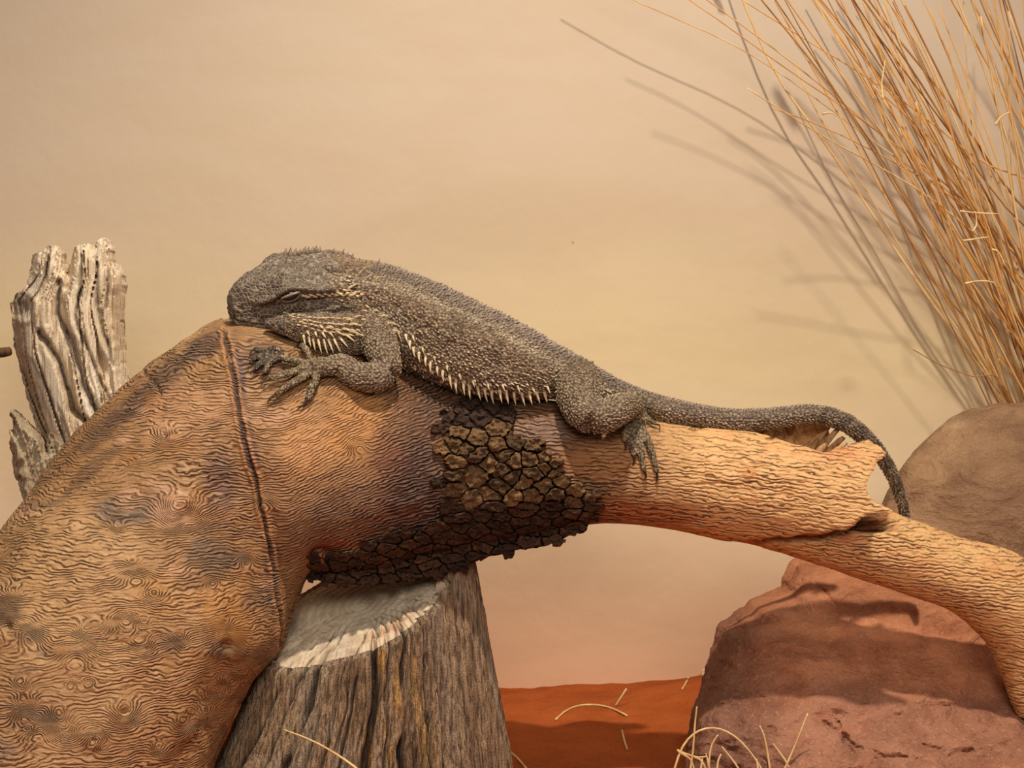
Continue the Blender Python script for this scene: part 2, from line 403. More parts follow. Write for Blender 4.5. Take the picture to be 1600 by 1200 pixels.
D += seamw * (-0.0026 * np.exp(-(d / 3.2) ** 2) + 0.0012 * np.exp(-((d - 6) / 4) ** 2) - np.where(sd < 0, 0.003 * np.exp(-(d / 60)) * (1 - np.exp(-(d / 5) ** 2)), 0))
CR = [([(225, 583), (232, 592), (244, 600), (247, 614)], 2.4, .0022), ([(125, 760), (170, 735), (210, 710), (260, 680), (300, 668), (330, 655)], 1.8, .0016),
      ([(1180, 648), (1225, 652), (1275, 656)], 1.6, .001), ([(1178, 730), (1195, 728), (1230, 731), (1275, 742)], 1.6, .0013), ([(1090, 758), (1120, 754), (1160, 760)], 1.6, .0012),
      ([(1060, 850), (1140, 853), (1200, 846), (1260, 838)], 2.4, .002), ([(1285, 872), (1292, 855), (1290, 845)], 1.5, .0013), ([(1385, 835), (1412, 842), (1440, 860)], 1.6, .0013), ([(1040, 698), (1065, 695), (1110, 702)], 1.4, .001),
      ([(130, 1010), (170, 1000), (230, 1012)], 1.8, .0012), ([(300, 760), (350, 745), (372, 742)], 1.5, .001), ([(830, 678), (870, 665), (905, 668)], 1.4, .0009)]
for pl, w, dp in CR:
    dd, _ = dist_poly(wx, wy, pl); D -= np.where(front, dp * np.exp(-(dd / w) ** 2), 0)
KN = [(352, 1008, 30, .0045), (18, 985, 26, .005), (192, 1112, 22, .004), (145, 1155, 18, .003), (1170, 738, 12, .0032), (1205, 742, 9, .002), (255, 678, 16, .0025), (290, 800, 34, .003), (120, 1030, 26, .003), (505, 880, 22, -.008)]
for x, y, r, hgt in KN:
    dd = np.hypot(lpx - x, lpy - y); D += np.where(front, hgt * (np.exp(-(dd / r) ** 2) - 1.1 * np.exp(-(dd / (r * .3)) ** 2)), 0)
cav = np.exp(-(np.clip(np.hypot((lpx - 1358) / 44, (lpy - 817) / 13), 0, 9)) ** 4) * front
dd, _ = dist_poly(wx, wy, [(1130, 853), (1200, 846), (1245, 843), (1285, 840), (1318, 830), (1340, 822)]); cav2 = np.exp(-(dd / 4.0) ** 2) * front
D -= 0.013 * cav + 0.004 * cav2
LV = LV0 + N * D[:, None]
# wood colours (pigment patches fixed to the log, a few carrying the lizard's painted shade)
tan_l = lin((152, 110, 69)); c = np.tile(tan_l, (len(LV), 1))
def blend(c, w, colr): return c * (1 - w[:, None]) + lin(colr) * w[:, None]
nz = fbm(LV0 * 16, 4, 20); nz2 = fbm(LV0 * 40, 3, 22)
c = blend(c, sst(-0.1, 0.5, nz) * .6, (190, 146, 98)); c = blend(c, sst(0.05, 0.5, -nz) * .55, (142, 96, 52))
c = blend(c, sst(540, 640, lpx) * (1 - sst(900, 1000, lpx)) * .88, (98, 57, 30))  # bark-stained middle, deepened to stand in for the lizard's shade
c = blend(c, sst(930, 1120, lpx + 30 * nz2), (212, 162, 104))
c = blend(c, sst(0.1, .5, nz2) * sst(1000, 1100, lpx) * .5, (206, 142, 84))
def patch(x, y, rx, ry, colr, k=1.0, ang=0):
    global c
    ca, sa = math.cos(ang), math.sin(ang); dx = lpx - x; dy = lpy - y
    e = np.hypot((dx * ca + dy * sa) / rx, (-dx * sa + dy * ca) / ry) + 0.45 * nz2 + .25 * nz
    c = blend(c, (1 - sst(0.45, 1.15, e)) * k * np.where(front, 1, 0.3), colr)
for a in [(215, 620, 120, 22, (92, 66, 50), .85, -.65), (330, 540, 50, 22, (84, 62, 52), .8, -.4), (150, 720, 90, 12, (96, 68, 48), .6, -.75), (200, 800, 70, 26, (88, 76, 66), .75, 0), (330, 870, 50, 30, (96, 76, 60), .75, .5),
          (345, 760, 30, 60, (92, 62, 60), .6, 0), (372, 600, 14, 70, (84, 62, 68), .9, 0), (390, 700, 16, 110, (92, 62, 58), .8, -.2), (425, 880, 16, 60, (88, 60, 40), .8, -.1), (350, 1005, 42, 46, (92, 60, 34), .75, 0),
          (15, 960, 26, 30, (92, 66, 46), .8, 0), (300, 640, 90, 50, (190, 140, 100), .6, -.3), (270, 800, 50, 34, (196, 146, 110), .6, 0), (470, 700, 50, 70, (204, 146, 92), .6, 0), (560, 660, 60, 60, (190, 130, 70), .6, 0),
          (540, 790, 90, 30, (96, 66, 46), .6, -.3), (655, 750, 56, 160, (62, 32, 20), .95, 0), (560, 830, 120, 34, (96, 44, 20), .7, -.3), (610, 700, 40, 60, (110, 60, 34), .5, 0), (520, 860, 50, 22, (130, 56, 20), .8, -.5), (420, 560, 60, 30, (80, 50, 34), .7, .3),  # last one: under-chin stain, largely the head's shadow painted in
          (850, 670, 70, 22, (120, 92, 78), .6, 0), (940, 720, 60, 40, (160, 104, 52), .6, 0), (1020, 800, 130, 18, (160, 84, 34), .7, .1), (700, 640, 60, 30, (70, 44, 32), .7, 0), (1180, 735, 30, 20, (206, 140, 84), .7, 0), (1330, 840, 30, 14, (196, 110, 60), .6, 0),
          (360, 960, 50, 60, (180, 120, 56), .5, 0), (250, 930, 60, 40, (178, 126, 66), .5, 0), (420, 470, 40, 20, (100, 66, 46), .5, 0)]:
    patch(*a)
for k_ in range(46):
    r7 = np.random.RandomState(100 + k_); patch(r7.uniform(0, 450), r7.uniform(600, 1200), r7.uniform(14, 50), r7.uniform(8, 22), [(108, 72, 44), (198, 150, 112), (92, 74, 62), (150, 96, 46)][k_ % 4], .5, r7.uniform(-.7, .4))
d_s, _ = dist_poly(wx, wy, seam); c = blend(c, np.where(front, np.exp(-(d_s / 4) ** 2) * .9, 0), (52, 30, 18)); c = blend(c, np.where(front, np.exp(-((d_s - 7) / 2.5) ** 2) * .5, 0), (206, 140, 84))
c = blend(c, np.clip(cav + .8 * cav2, 0, 1) * .85, (84, 44, 26))
log = thing('fallen_log', (-0.28, -0.06, 0.0), 'thick curved tan log with rippled grain arching across the scene', 'log')
LO = np.array(log.location)
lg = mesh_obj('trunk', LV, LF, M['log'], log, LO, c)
def add_float(o, name, arr):
    at = o.data.attributes.new(name, 'FLOAT', 'POINT'); at.data.foreach_set('value', np.asarray(arr, np.float32))
# ripple phase: across the grain, cycles
zz = LV0[:, 2] + 0.10 * LV0[:, 0] * sst(450, 700, lpx)
circ = (np.tile(th, NS) * np.repeat(al, len(th)))
wbr = sst(560, 800, lpx)
phase = zz / np.interp(lpx, [450, 800], [.0019, .0024])
r6 = np.random.RandomState(17)
knots = [(x_, y_, r_) for x_, y_, r_, _ in KN[:9]] + [(r6.uniform(10, 420), r6.uniform(760, 1190), r6.uniform(9, 20)) for _ in range(34)] + [(150, 985, 26), (60, 1150, 30), (275, 800, 26), (210, 905, 22), (100, 1140, 18), (35, 1120, 18), (560, 700, 14), (1170, 738, 9)]
for x_, y_, r_ in knots:
    g_ = np.hypot(lpx - x_, (lpy - y_) * 1.15); phase = phase + np.where(front, r6.choice([-1, 1]) * min(.32 * r_, 5.5) * np.exp(-(g_ / r_) ** 2), 0)
add_float(lg, 'phase', phase + wbr * 0); add_float(lg, 'swirl', 0.16 + 0.9 * trunkw)
def logY(px, py):
    """depth of the log's near surface under a point of the picture plane"""
    o = Vector((0, -1, CZ)); t = P(px, py, 0.0); h = BVL.ray_cast(o, (Vector(t.tolist()) - o).normalized())
    return (h[0].y, np.array(h[1])) if h[0] is not None else (None, None)

# analytic log surface for things lying on it
cyx = 0.5 * (ST[10:20, 0] + ST[10:20, 2])
def log_near(px, py):
    X = 0.5 * (q[:, 0] + q[:, 2]); k = slice(300, 700)
    U = np.interp(px, q[k, 0], q[k, 1]); L = np.interp(px, q[k, 2], q[k, 3])
    yc = (U + L) / 2; a = (L - U) / 2 / F
    e = np.clip(1 - ((py - yc) / ((L - U) / 2)) ** 2, 0, 1)
    return -a * np.sqrt(0.06 + 0.94 * e)

# broken shell over the hollow branch
top = [(1085, 667), (1140, 668), (1180, 674), (1225, 688), (1258, 699), (1275, 703), (1290, 706), (1305, 702), (1322, 699), (1335, 692), (1348, 690), (1358, 689), (1366, 693), (1376, 697), (1384, 708), (1379, 716)]
rgt = [(1370, 722), (1366, 733), (1358, 742), (1354, 756), (1353, 766), (1360, 776), (1371, 786), (1384, 793), (1395, 797)]
bot = [(1394, 803), (1380, 801), (1360, 804), (1346, 810), (1336, 822), (1318, 830), (1303, 829), (1285, 834), (1262, 832), (1240, 837), (1200, 841), (1160, 846), (1100, 838)]
shell_ol = top + rgt + bot
def shell_front(x, y, d):
    U = np.interp(x, [1085, 1180, 1300, 1400], [664, 674, 690, 690]); L = np.interp(x, [1085, 1180, 1300, 1400], [835, 856, 885, 905])
    yc = (U + L) / 2; r = (L - U) / 2
    Y = -(r / F) * np.sqrt(np.clip(1.02 - ((y - yc) / r) ** 2, 0.01, 1)) - 0.0008 - 0.0030 * sst(1100, 1330, x)
    Y = Y + 0.0012 * (1 - sst(0, 4, d)) * np.where(x > 1120, 1, 0)
    Y = Y + 0.003 * (1 - sst(1085, 1110, x)) + 0.0016 * (1 - sst(1095, 1140, x))
    kn = np.hypot(x - 1170, y - 738); k2 = np.hypot(x - 1206, y - 743)
    Y = Y - 0.0022 * sst(1180, 1330, x) * (1 - sst(0, 26, d)) * sst(760, 820, y)
    Y = Y - 0.003 * (np.exp(-(kn / 9) ** 2) - np.exp(-(kn / 3) ** 2)) - .0018 * (np.exp(-(k2 / 9) ** 2) - np.exp(-(k2 / 3) ** 2))
    for pl in ([(1178, 730), (1195, 728), (1230, 731), (1275, 742)], [(1105, 758), (1125, 754), (1160, 758)], [(1255, 715), (1300, 718), (1345, 712)]):
        dd, _ = dist_poly(x + 2 * fbm(n3(x / 8, y / 8), 2), y + 2 * fbm(n3(x / 8, y / 8), 2, 3), pl); Y = Y + 0.0012 * np.exp(-(dd / 1.6) ** 2)
    return Y + 0.0008 * fbm(n3(x / 30, y / 14), 3)
V, fc, x, y, d, n = sheet(shell_ol, 2.6, shell_front, lambda x, y, d: 0.0028 + 0 * x, jag=3.0)
xx = np.r_[x, x]; yy = np.r_[y, y]
cc = np.tile(lin((212, 162, 104)), (2 * n, 1)); m1 = fbm(n3(xx / 30, yy / 20), 3)
cc = blend(cc, sst(0, .5, m1) * .5, (206, 142, 84)); cc = blend(cc, np.exp(-(np.hypot((xx - 1310) / 40, (yy - 710) / 14)) ** 2) * .7, (206, 128, 78))
cc = blend(cc, np.exp(-(np.hypot(xx - 1172, yy - 738) / 16) ** 2) * .5, (196, 126, 72)); cc[n:] = lin((120, 78, 46))
sh = mesh_obj('broken_shell', V, fc, M['log'], log, LO, cc, sharp=55)
zz = V[:, 2] + 0.14 * V[:, 0]; add_float(sh, 'phase', zz / 0.0026); add_float(sh, 'swirl', np.full(len(V), 0.14))
tag(sh, 'raised broken edge of the tan wood around a dark crack')
# far inner wall of the hollow, seen under the tail, and splinters
ol = [(1120, 665), (1180, 667), (1240, 660), (1280, 655), (1292, 662), (1296, 680), (1290, 712), (1240, 715), (1150, 690)]
V, fc, x, y, d, n = sheet(ol, 4, lambda x, y, d: 0.020 + 0.010 * np.sin((y - 655) / 50) + 0.001 * fbm(n3(x / 8, y / 20), 3), lambda x, y, d: 0.004 + 0 * x, jag=2)
cc = np.tile(lin((176, 130, 84)), (2 * n, 1)); mesh_obj('hollow_wall', V, fc, M['inner'], log, LO, cc)
for i, (x0, y0, x1, y1, r0, r1, Y0) in enumerate([(1262, 712, 1296, 668, 4, 2, .004), (1275, 712, 1312, 668, 6, 3.5, .0), (1290, 712, 1318, 684, 6, 4, .004), (1250, 706, 1292, 672, 3, 1.5, .006), (1296, 714, 1322, 694, 5, 2.5, -.004)]):
    pts = [P(x0 + (x1 - x0) * t, y0 + (y1 - y0) * t - 2 * math.sin(t * 3), Y0 + .006 * t) for t in (0, .35, .7, 1)]
    V, fc = tube(pts, np.array([r0, r0, (r0 + r1) / 2, r1]) / F, 8, 14); V = V + 0.0009 * fbm(V * 400, 2, i)[:, None]
    mesh_obj('splinter', V, fc, M['inner'], log, LO, np.tile(lin((186, 138, 92)), (len(V), 1)))
# dark inside of the crack (flakes of wood within it)
for i, (x0, y0, x1, y1, r0) in enumerate([(1345, 818, 1385, 812, 3.0), (1335, 826, 1375, 824, 2.6)]):
    V, fc = tube([P(x0, y0, -.018), P((x0 + x1) / 2, (y0 + y1) / 2 + 1, -.0195), P(x1, y1, -.018)], np.array([r0 * .5, r0, r0 * .4]) / F, 8, 10)
    mesh_obj('splinter', V, fc, M['inner'], log, LO, np.tile(lin((120, 60, 36)), (len(V), 1)))

# cracked bark patch: plates over a dark bed
bark_ol = [(466, 884), (492, 872), (520, 868), (556, 862), (590, 842), (622, 832), (655, 826), (684, 812), (678, 792), (690, 770), (681, 748), (700, 728), (686, 704), (694, 684), (680, 664), (698, 644), (720, 628), (760, 626), (800, 634), (806, 655), (800, 680), (838, 692), (862, 715), (880, 742), (905, 758), (928, 772), (936, 794), (922, 812), (915, 832), (890, 836), (872, 848), (838, 856), (800, 860), (770, 868), (742, 878), (728, 884), (700, 896), (650, 906), (600, 912), (540, 914), (500, 908), (474, 898)]
V, fc, x, y, d, n = sheet(bark_ol, 6, lambda x, y, d: log_near(x, y) - 0.0015 - 0.004 * sst(700, 900, y) + 0.003 * (1 - sst(0, 8, d)), lambda x, y, d: 0.012 + 0 * x, jag=3)
cc = np.tile(lin((44, 26, 18)), (2 * n, 1)); bed = mesh_obj('bark_bed', V, fc, M['bark'], log, LO, cc); tag(bed, 'dark brown base of the cracked bark patch')
def clip_cell(poly, p, o):
    mid = (p + o) / 2; nrm = o - p; out = []
    for i in range(len(poly)):
        a, b = poly[i], poly[(i + 1) % len(poly)]; da, db = (a - mid) @ nrm, (b - mid) @ nrm
        if da <= 0: out.append(a)
        if (da < 0) != (db < 0) and abs(da - db) > 1e-9: out.append(a + (b - a) * (da / (da - db)))
    return out
seeds = []
bo = np.array(bark_ol, float)
r2 = np.random.RandomState(5)
for _ in range(6000):
    x = r2.uniform(485, 936); y = r2.uniform(626, 914)
    if not inside(np.array([x]), np.array([y]), bo)[0]: continue
    if dist_poly(np.array([x]), np.array([y]), bo, True)[0][0] < 3: continue
    low = y > 790 or x < 690
    sx, sy = (34, 13) if low else (27, 21)
    if low and x > 700: rot = -0.12
    elif low: rot = -0.25
    else: rot = 0.12
    def dd(s_): 
        dx, dy = x - s_[0], y - s_[1]; return math.hypot((dx * math.cos(rot) + dy * math.sin(rot)) / sx, (-dx * math.sin(rot) + dy * math.cos(rot)) / sy)
    if all(dd(s_) > 0.45 + .6 * s_[3] for s_ in seeds): seeds.append((x, y, low, r2.rand()))
S = np.array([(a[0], a[1]) for a in seeds])
for i, (sx_, sy_, low, _) in enumerate(seeds):
    p = np.array([sx_, sy_]); R = 40
    poly = [p + R * np.array([math.cos(t), math.sin(t)]) * (1, .9) for t in np.linspace(0, 2 * math.pi, 13)[:-1]]
    sc = np.array([1.0, 2.0]) if low else np.array([1.0, 1.25])
    pl = [v * sc for v in poly]
    for j in np.argsort(((S - p) * sc @ np.eye(2)) ** 2 @ np.ones(2))[1:16]:
        pl = clip_cell(pl, p * sc, S[j] * sc)
        if len(pl) < 3: break
    if len(pl) < 3: continue
    ring = resample(np.array(pl) / sc, 1e9 and 3.2, True)
    # pull in points that leave the patch
    for _ in range(3):
        out = ~inside(ring[:, 0], ring[:, 1], bo); ring[out] = p + (ring[out] - p) * .75
    ctr = ring.mean(0); ring = ctr + (ring - ctr) * (0.95 if low else 0.92)
    ring = ring + 3.2 * np.stack([fbm(n3(ring[:, 0] / 5, ring[:, 1] / 5), 2, 1), fbm(n3(ring[:, 0] / 5, ring[:, 1] / 5), 2, 2)], -1)
    prof = [(1.0, -.4), (1.0, .6), (.96, .92), (.88, 1.0), (.74, 1.03), (.56, 1.0), (.36, .98), (.15, 1.0)]
    hgt = (0.0042 if low else 0.0060) * r2.uniform(.45, 1.5) * (0.6 + .5 * sst(640, 700, sy_))
    if sy_ < 665: hgt *= .45
    rows = []
    for sc_, hh in prof:
        r_ = ctr + (ring - ctr) * sc_; base = log_near(r_[:, 0], r_[:, 1]) - 0.0025 - 0.004 * sst(700, 900, r_[:, 1])
        rough = 0.0045 * fbm(n3(r_[:, 0] / 7, r_[:, 1] / (3.5 if low else 5), i), 3) * (1 if hh > 0 else 0)
        rows.append(P(r_[:, 0], r_[:, 1], base - hgt * hh + rough))
    V = np.vstack(rows); m = len(ring); fc = grid_faces(len(prof), m).tolist() + [[(len(prof) - 1) * m + k for k in range(m)]]
    g = r2.uniform(0, 1); up = 1 - sst(690, 800, sy_) 
    colr = lin((66, 42, 30)) * (1 - g) + lin((98, 66, 44)) * g
    if not low: colr = colr * (.85 - .4 * g) + lin((176, 134, 84)) * (.15 + .4 * g)
    if sy_ < 665: colr = lin((70, 46, 34))
    mesh_obj('bark_piece', V, fc, M['bark'], log, LO, np.tile(colr, (len(V), 1)))
print('bark pieces', len(seeds))

# ------------------------------------------------------------------ weathered stump
SX, SY = (572 - 800) * 1.0 / F, 0.0
stump = thing('tree_stump', (SX, SY, 0), 'grey weathered stump with deep vertical cracks and pale sawn top', 'stump')
SOo = np.array(stump.location)
NTH, NZ = 900, 190
tf = np.linspace(-math.pi * 1.08, math.pi * .08, 780); tb = np.linspace(math.pi * .08, math.pi * .92, 120)[1:-1]
th2 = np.r_[tf, tb]; NTH = len(th2)
def top_z(X, Y): return 0.124 + 0.34 * (X - SX) + 0.42 * (Y - SY) + 0.016 * sst(0.045, .065, X - SX)
v = np.linspace(0, 1, NZ)
TH, VV = np.meshgrid(th2, v)
R0 = 0.060 + 0.038 * (1 - VV) ** 1.1
ex = R0 * (1 + 0.05 * np.sin(TH * 2 + 1) + 0.04 * np.sin(TH * 5 + VV * 1.5))
lean = -0.009 * (1 - VV)
Xc = SX + ex * np.cos(TH) + lean; Yc = SY + ex * np.sin(TH) * .98
tz = top_z(Xc, Yc)
arc = TH * 0.075
cr = np.zeros_like(TH); tw = (1 - VV) * .12
dist = lambda a, w, wan, k: np.exp(-np.abs((TH + wan * fbm(n3(VV * 4, 0 * VV, k), 3) - a + tw) / w) ** 1.5)
r3 = np.random.RandomState(3)
cracks = [(-2.40, .035, .009), (-2.18, .02, .006), (-2.0, .045, .010), (-1.86, .02, .005), (-1.70, .015, .004), (-1.56, .02, .006), (-1.36, .04, .012), (-1.22, .018, .006), (-1.08, .03, .010), (-.98, .02, .007), (-.83, .025, .008), (-.70, .02, .008), (-.5, .02, .006), (-.38, .025, .008), (-.2, .02, .005), (-2.7, .03, .008), (-2.9, .02, .006)]
for k in range(90): cracks.append((r3.uniform(-3.2, .1), r3.uniform(.008, .014), r3.uniform(.0012, .0036)))
deep = np.zeros_like(TH)
for k, (a, w, dp) in enumerate(cracks):
    on = sst(-.25, .15, fbm(n3(VV * 3, 0 * VV + a * 9, k), 2, 4) + (.35 if dp > .004 else 0))
    e = dist(a, w * .7, .04, k) * on; deep += dp * e; 
rough = 0.0012 * fbm(n3(arc * 900, VV * 9), 4, 2) + 0.0012 * (1 - np.abs(fbm(n3(arc * 350, VV * 5), 3, 6)) * 2)
deep = np.minimum(deep, .016) 
rimr = 0.0035 * sst(.95, 1.0, VV) ** 2
Rr = ex - deep + rough - rimr
X = SX + Rr * np.cos(TH) + lean; Y = SY + Rr * np.sin(TH) * .98
Z = VV * tz + (1 - VV) * (-0.01) - deep * .3 * sst(.9, 1, VV) 
V = n3(X.ravel(), Y.ravel(), Z.ravel())
fc = grid_faces(NZ, NTH)
cc = np.tile(lin((168, 136, 104)), (len(V), 1)); t1 = fbm(n3(arc * 60, VV * 2.2), 4, 8).ravel(); t2 = fbm(n3(arc * 160, VV * 4), 4, 12).ravel()
cc = blend(cc, sst(0, .45, t1) * .6, (168, 150, 128)); cc = blend(cc, sst(0.05, .5, -t1) * .6, (112, 84, 64)); cc = blend(cc, sst(.15, .5, t2) * .6, (176, 150, 116))
om = np.exp(-((TH + 1.42 - .1 * VV) / .13) ** 2).ravel() * sst(-.1, .25, t2) + np.exp(-((TH + 1.08) / .2) ** 2).ravel() * sst(0, .3, t2) * .8
cc = blend(cc, np.clip(om, 0, 1) * .8, (206, 152, 78)); rb = np.exp(-((TH + .95) / .35) ** 2).ravel() * sst(.0, .35, t1) * .5; cc = blend(cc, rb, (136, 82, 56))
cc = blend(cc, sst(.965, 1.0, VV.ravel()) * .8, (190, 160, 130)); cc = blend(cc, sst(.0014, .006, deep.ravel()) * .85, (46, 31, 22))
mesh_obj('trunk', V, fc, M['stump'], stump, SOo, cc)
# sawn top, its rim welded to the sides
NRr = 40; rims = V.reshape(NZ, NTH, 3)[-1]; ctr = np.array([SX + .0, SY, 0.124])
fr = np.linspace(1, 0.02, NRr)
rows = []
for k in fr:
    r_ = ctr + (rims - ctr) * k; r_[:, 2] = np.where(k > .999, rims[:, 2], top_z(r_[:, 0], r_[:, 1]) - .001 * (1 - k) - 0.0035 * sst(.9, 1, k))
    rad = np.zeros(NTH)
    for a, w, dp in cracks[:17]:
        if dp > .0055: rad += dp * .35 * np.exp(-((th2 - a + .06 * math.sin(k * 9 + a)) * k / .022) ** 2) * sst(.35 + .2 * math.sin(a * 7), .7, np.array(k))
    r_[:, 2] -= rad + .0005 * np.sin(k * 60 + th2 * 3) * (k < .99)
    rows.append(r_)
TV = np.vstack(rows); tc = np.tile(lin((206, 184, 154)), (len(TV), 1)); kk = np.repeat(fr, NTH); tt = np.tile(th2, NRr)
n_ = fbm(TV * 60, 3, 3); tc = blend(tc, sst(0, .4, n_) * .5, (190, 174, 154)); tc = blend(tc, np.exp(-((tt + 1.15) / .35) ** 2) * np.exp(-((kk - .8) / .09) ** 2) * .7, (190, 136, 100))
tc = blend(tc, sst(.93, 1, kk) * .5, (200, 172, 140))
for a, w, dp in cracks[:17]:
    if dp > .0055: tc = blend(tc, np.exp(-((tt - a + .06 * np.sin(kk * 9 + a)) * kk / .012) ** 2) * sst(.35 + .2 * math.sin(a * 7), .7, kk) * .9, (60, 44, 34))
mesh_obj('sawn_top', TV, grid_faces(NRr, NTH).tolist() + [[(NRr - 1) * NTH + k for k in range(NTH)]], M['cut'], stump, SOo, tc)

# ------------------------------------------------------------------ bleached driftwood, left
drift = thing('driftwood', (P(110, 1150, .13)), 'bleached upright driftwood with jagged top behind the log', 'driftwood')
DO = np.array(drift.location)
L_ = [(44, 1160), (60, 900), (70, 800), (84, 760), (78, 720), (62, 690), (48, 640), (34, 590), (22, 540), (18, 500), (16, 474), (24, 460), (40, 450), (48, 420), (52, 398), (62, 392), (72, 384), (84, 382), (94, 388), (95, 404), (100, 424), (108, 418), (112, 400), (118, 386), (130, 382), (138, 380), (146, 390), (150, 378), (157, 371), (165, 372), (170, 384), (173, 410), (180, 412), (188, 424), (191, 446), (187, 470), (187, 510), (189, 550), (196, 600), (205, 680), (220, 900), (230, 1160)]
gxl = lambda y: np.interp(y, [380, 430, 470, 550, 650, 740, 1160], [60, 48, 22, 30, 62, 92, 60]); gxr = lambda y: np.interp(y, [380, 430, 500, 590, 700, 1160], [178, 190, 188, 196, 212, 232])
def dr_u(x, y): return (x - gxl(y)) / (gxr(y) - gxl(y))
def drift_front(x, y, d):
    u = dr_u(x, y); w = u + .04 * fbm(n3(x / 30, y / 90), 2)
    rg = np.abs(fbm(n3(w * 9, y * .0022), 2, 3)); fn = np.abs(fbm(n3(w * 15, y * .003), 2, 5))
    Y = 0.115 - 0.022 * np.sqrt(np.clip(1 - (2 * u - 1) ** 2, 0, 1)) + 0.020 * (1 - sst(0, .18, rg)) * .45 + .006 * (1 - sst(0, .2, fn)) * .5
    for pl, wd, dp in (([(92, 440), (90, 490), (112, 530), (130, 600), (160, 660)], 5, .010), ([(62, 520), (95, 570), (115, 640), (140, 665)], 5, .010), ([(108, 420), (104, 450)], 4, .01), ([(128, 400), (124, 450), (118, 500), (150, 580), (180, 640)], 3, .004), ([(150, 400), (152, 480), (176, 570)], 3, .004), ([(170, 420), (166, 480)], 3, .004)):
        dd, _ = dist_poly(x + 3 * fbm(n3(x / 9, y / 20), 2), y, pl); Y = Y + dp * np.exp(-(dd / wd) ** 2)
    hk = np.hypot((x - 34) / 14, (y - 478) / 16); Y = Y + .010 * np.exp(-hk ** 2) - .004 * np.exp(-((hk - 1.5) / .4) ** 2)
    return Y + 0.011 * (1 - sst(0, 18, d)) + .0008 * fbm(n3(x / 12, y / 30), 3)
V, fc, x, y, d, n = sheet(L_, 2.1, drift_front, lambda x, y, d: 0.035 - 0.02 * (1 - sst(0, 14, d)), jag=2.5)
u = dr_u(np.r_[x, x], np.r_[y, y]); xx = np.r_[x, x]; yy = np.r_[y, y]
cc = np.tile(lin((226, 204, 174)), (2 * n, 1)); g1 = fbm(n3(u * 9, yy * .006), 4, 2)
cc = blend(cc, sst(0.05, .5, g1) * .6, (186, 156, 118)); cc = blend(cc, sst(.05, .5, -g1) * .6, (228, 212, 188)); 
cc = blend(cc, (1 - sst(.1, .4, u)) * sst(470, 520, yy) * .55, (176, 152, 124)); hk = np.hypot((xx - 34) / 14, (yy - 478) / 18); cc = blend(cc, np.exp(-hk ** 2) * .8, (90, 66, 44))
for pl, wd in (([(92, 440), (90, 490), (112, 530), (130, 600), (160, 660)], 4), ([(62, 520), (95, 570), (115, 640), (140, 665)], 4), ([(128, 400), (124, 450), (118, 500), (150, 580), (180, 640)], 2.8), ([(150, 400), (152, 480), (176, 570)], 2.6), ([(170, 420), (166, 480)], 2.6), ([(75, 400), (72, 440)], 2.6), ([(50, 560), (80, 620), (100, 690)], 2.8)):
    dd, _ = dist_poly(xx + 3 * fbm(n3(xx / 9, yy / 20), 2), yy, pl); cc = blend(cc, np.exp(-(dd / wd) ** 2) * .75, (92, 66, 44))
mesh_obj('main_piece', V, fc, M['drift'], drift, DO, cc, sharp=60)
L2 = [(60, 1160), (50, 860), (40, 790), (22, 740), (16, 700), (14, 672), (20, 680), (22, 664), (16, 650), (18, 640), (28, 648), (44, 664), (60, 680), (72, 706), (70, 670), (74, 664), (90, 672), (104, 690), (120, 740), (140, 900), (150, 1160)]
def drift2(x, y, d):
    w = (x + (y - 640) * -.35); rg = np.abs(fbm(n3(w / 9, y / 120), 3, 9))
    return 0.095 + .008 * (1 - sst(0, .25, rg)) + .012 * (1 - sst(0, 10, d)) + .003 * fbm(n3(x / 9, y / 14), 3)
V, fc, x, y, d, n = sheet(L2, 2.6, drift2, lambda x, y, d: 0.016 - 0.008 * (1 - sst(0, 10, d)), jag=3)
xx = np.r_[x, x]; yy = np.r_[y, y]; cc = np.tile(lin((176, 152, 122)), (2 * n, 1)); g1 = fbm(n3((xx - yy * .35) / 10, yy / 60), 4, 2); cc = blend(cc, sst(0, .4, g1) * .6, (206, 186, 154)); cc = blend(cc, sst(0, .4, -g1) * .6, (128, 98, 70))
mesh_obj('side_splinter', V, fc, M['drift'], drift, DO, cc)
# twig entering at the left edge
V, fc = tube([P(-620, 1150, .20), P(-480, 880, .18), P(-330, 680, .15), P(-160, 590, .12), P(-60, 560, .11), P(-10, 553, .105), P(14, 549, .10)], np.array([14, 13, 12, 10, 9, 9, 8]) / F, 14, 60); V += .0006 * fbm(V * 300, 2)[:, None]
tw = mesh_obj('twig', V, fc, M['twig'], None, P(14, 549, .10)); tag(tw, 'cut end of a brown twig at the left edge beside the driftwood', 'twig')

# ------------------------------------------------------------------ boulder and red rock
def blob(ctr, rad, n=180, m=260, amp=.006, seed=0, pw=2.0):
    ph = np.linspace(0.001, math.pi - .001, n); t = np.linspace(0, 2 * math.pi, m, endpoint=False)
    PH, T = np.meshgrid(ph, t, indexing='ij'); D_ = np.stack([np.sin(PH) * np.cos(T), np.sin(PH) * np.sin(T), np.cos(PH)], -1).reshape(-1, 3)
    k = (np.abs(D_) ** pw).sum(1) ** (-1 / pw); V = D_ * k[:, None] * np.array(rad)
    V = V * (1 + amp * fbm(D_ * 2.2, 4, seed)[:, None]); 
    return V + np.array(ctr), grid_faces(n, m)[:, ::-1]
bc = P(1620, 905, .215)
V, fc = blob((bc[0], bc[1], bc[2]), (.128, .073, .137), amp=.06, seed=4)
V[:, 2] = np.maximum(V[:, 2], -.01)
xx, yy = proj(V); n_ = fbm(V * 14, 4, 3); cc = np.tile(lin((142, 108, 78)), (len(V), 1)); cc = blend(cc, sst(0, .4, n_) * .6, (164, 128, 92)); cc = blend(cc, sst(0, .4, -n_) * .5, (118, 84, 60))
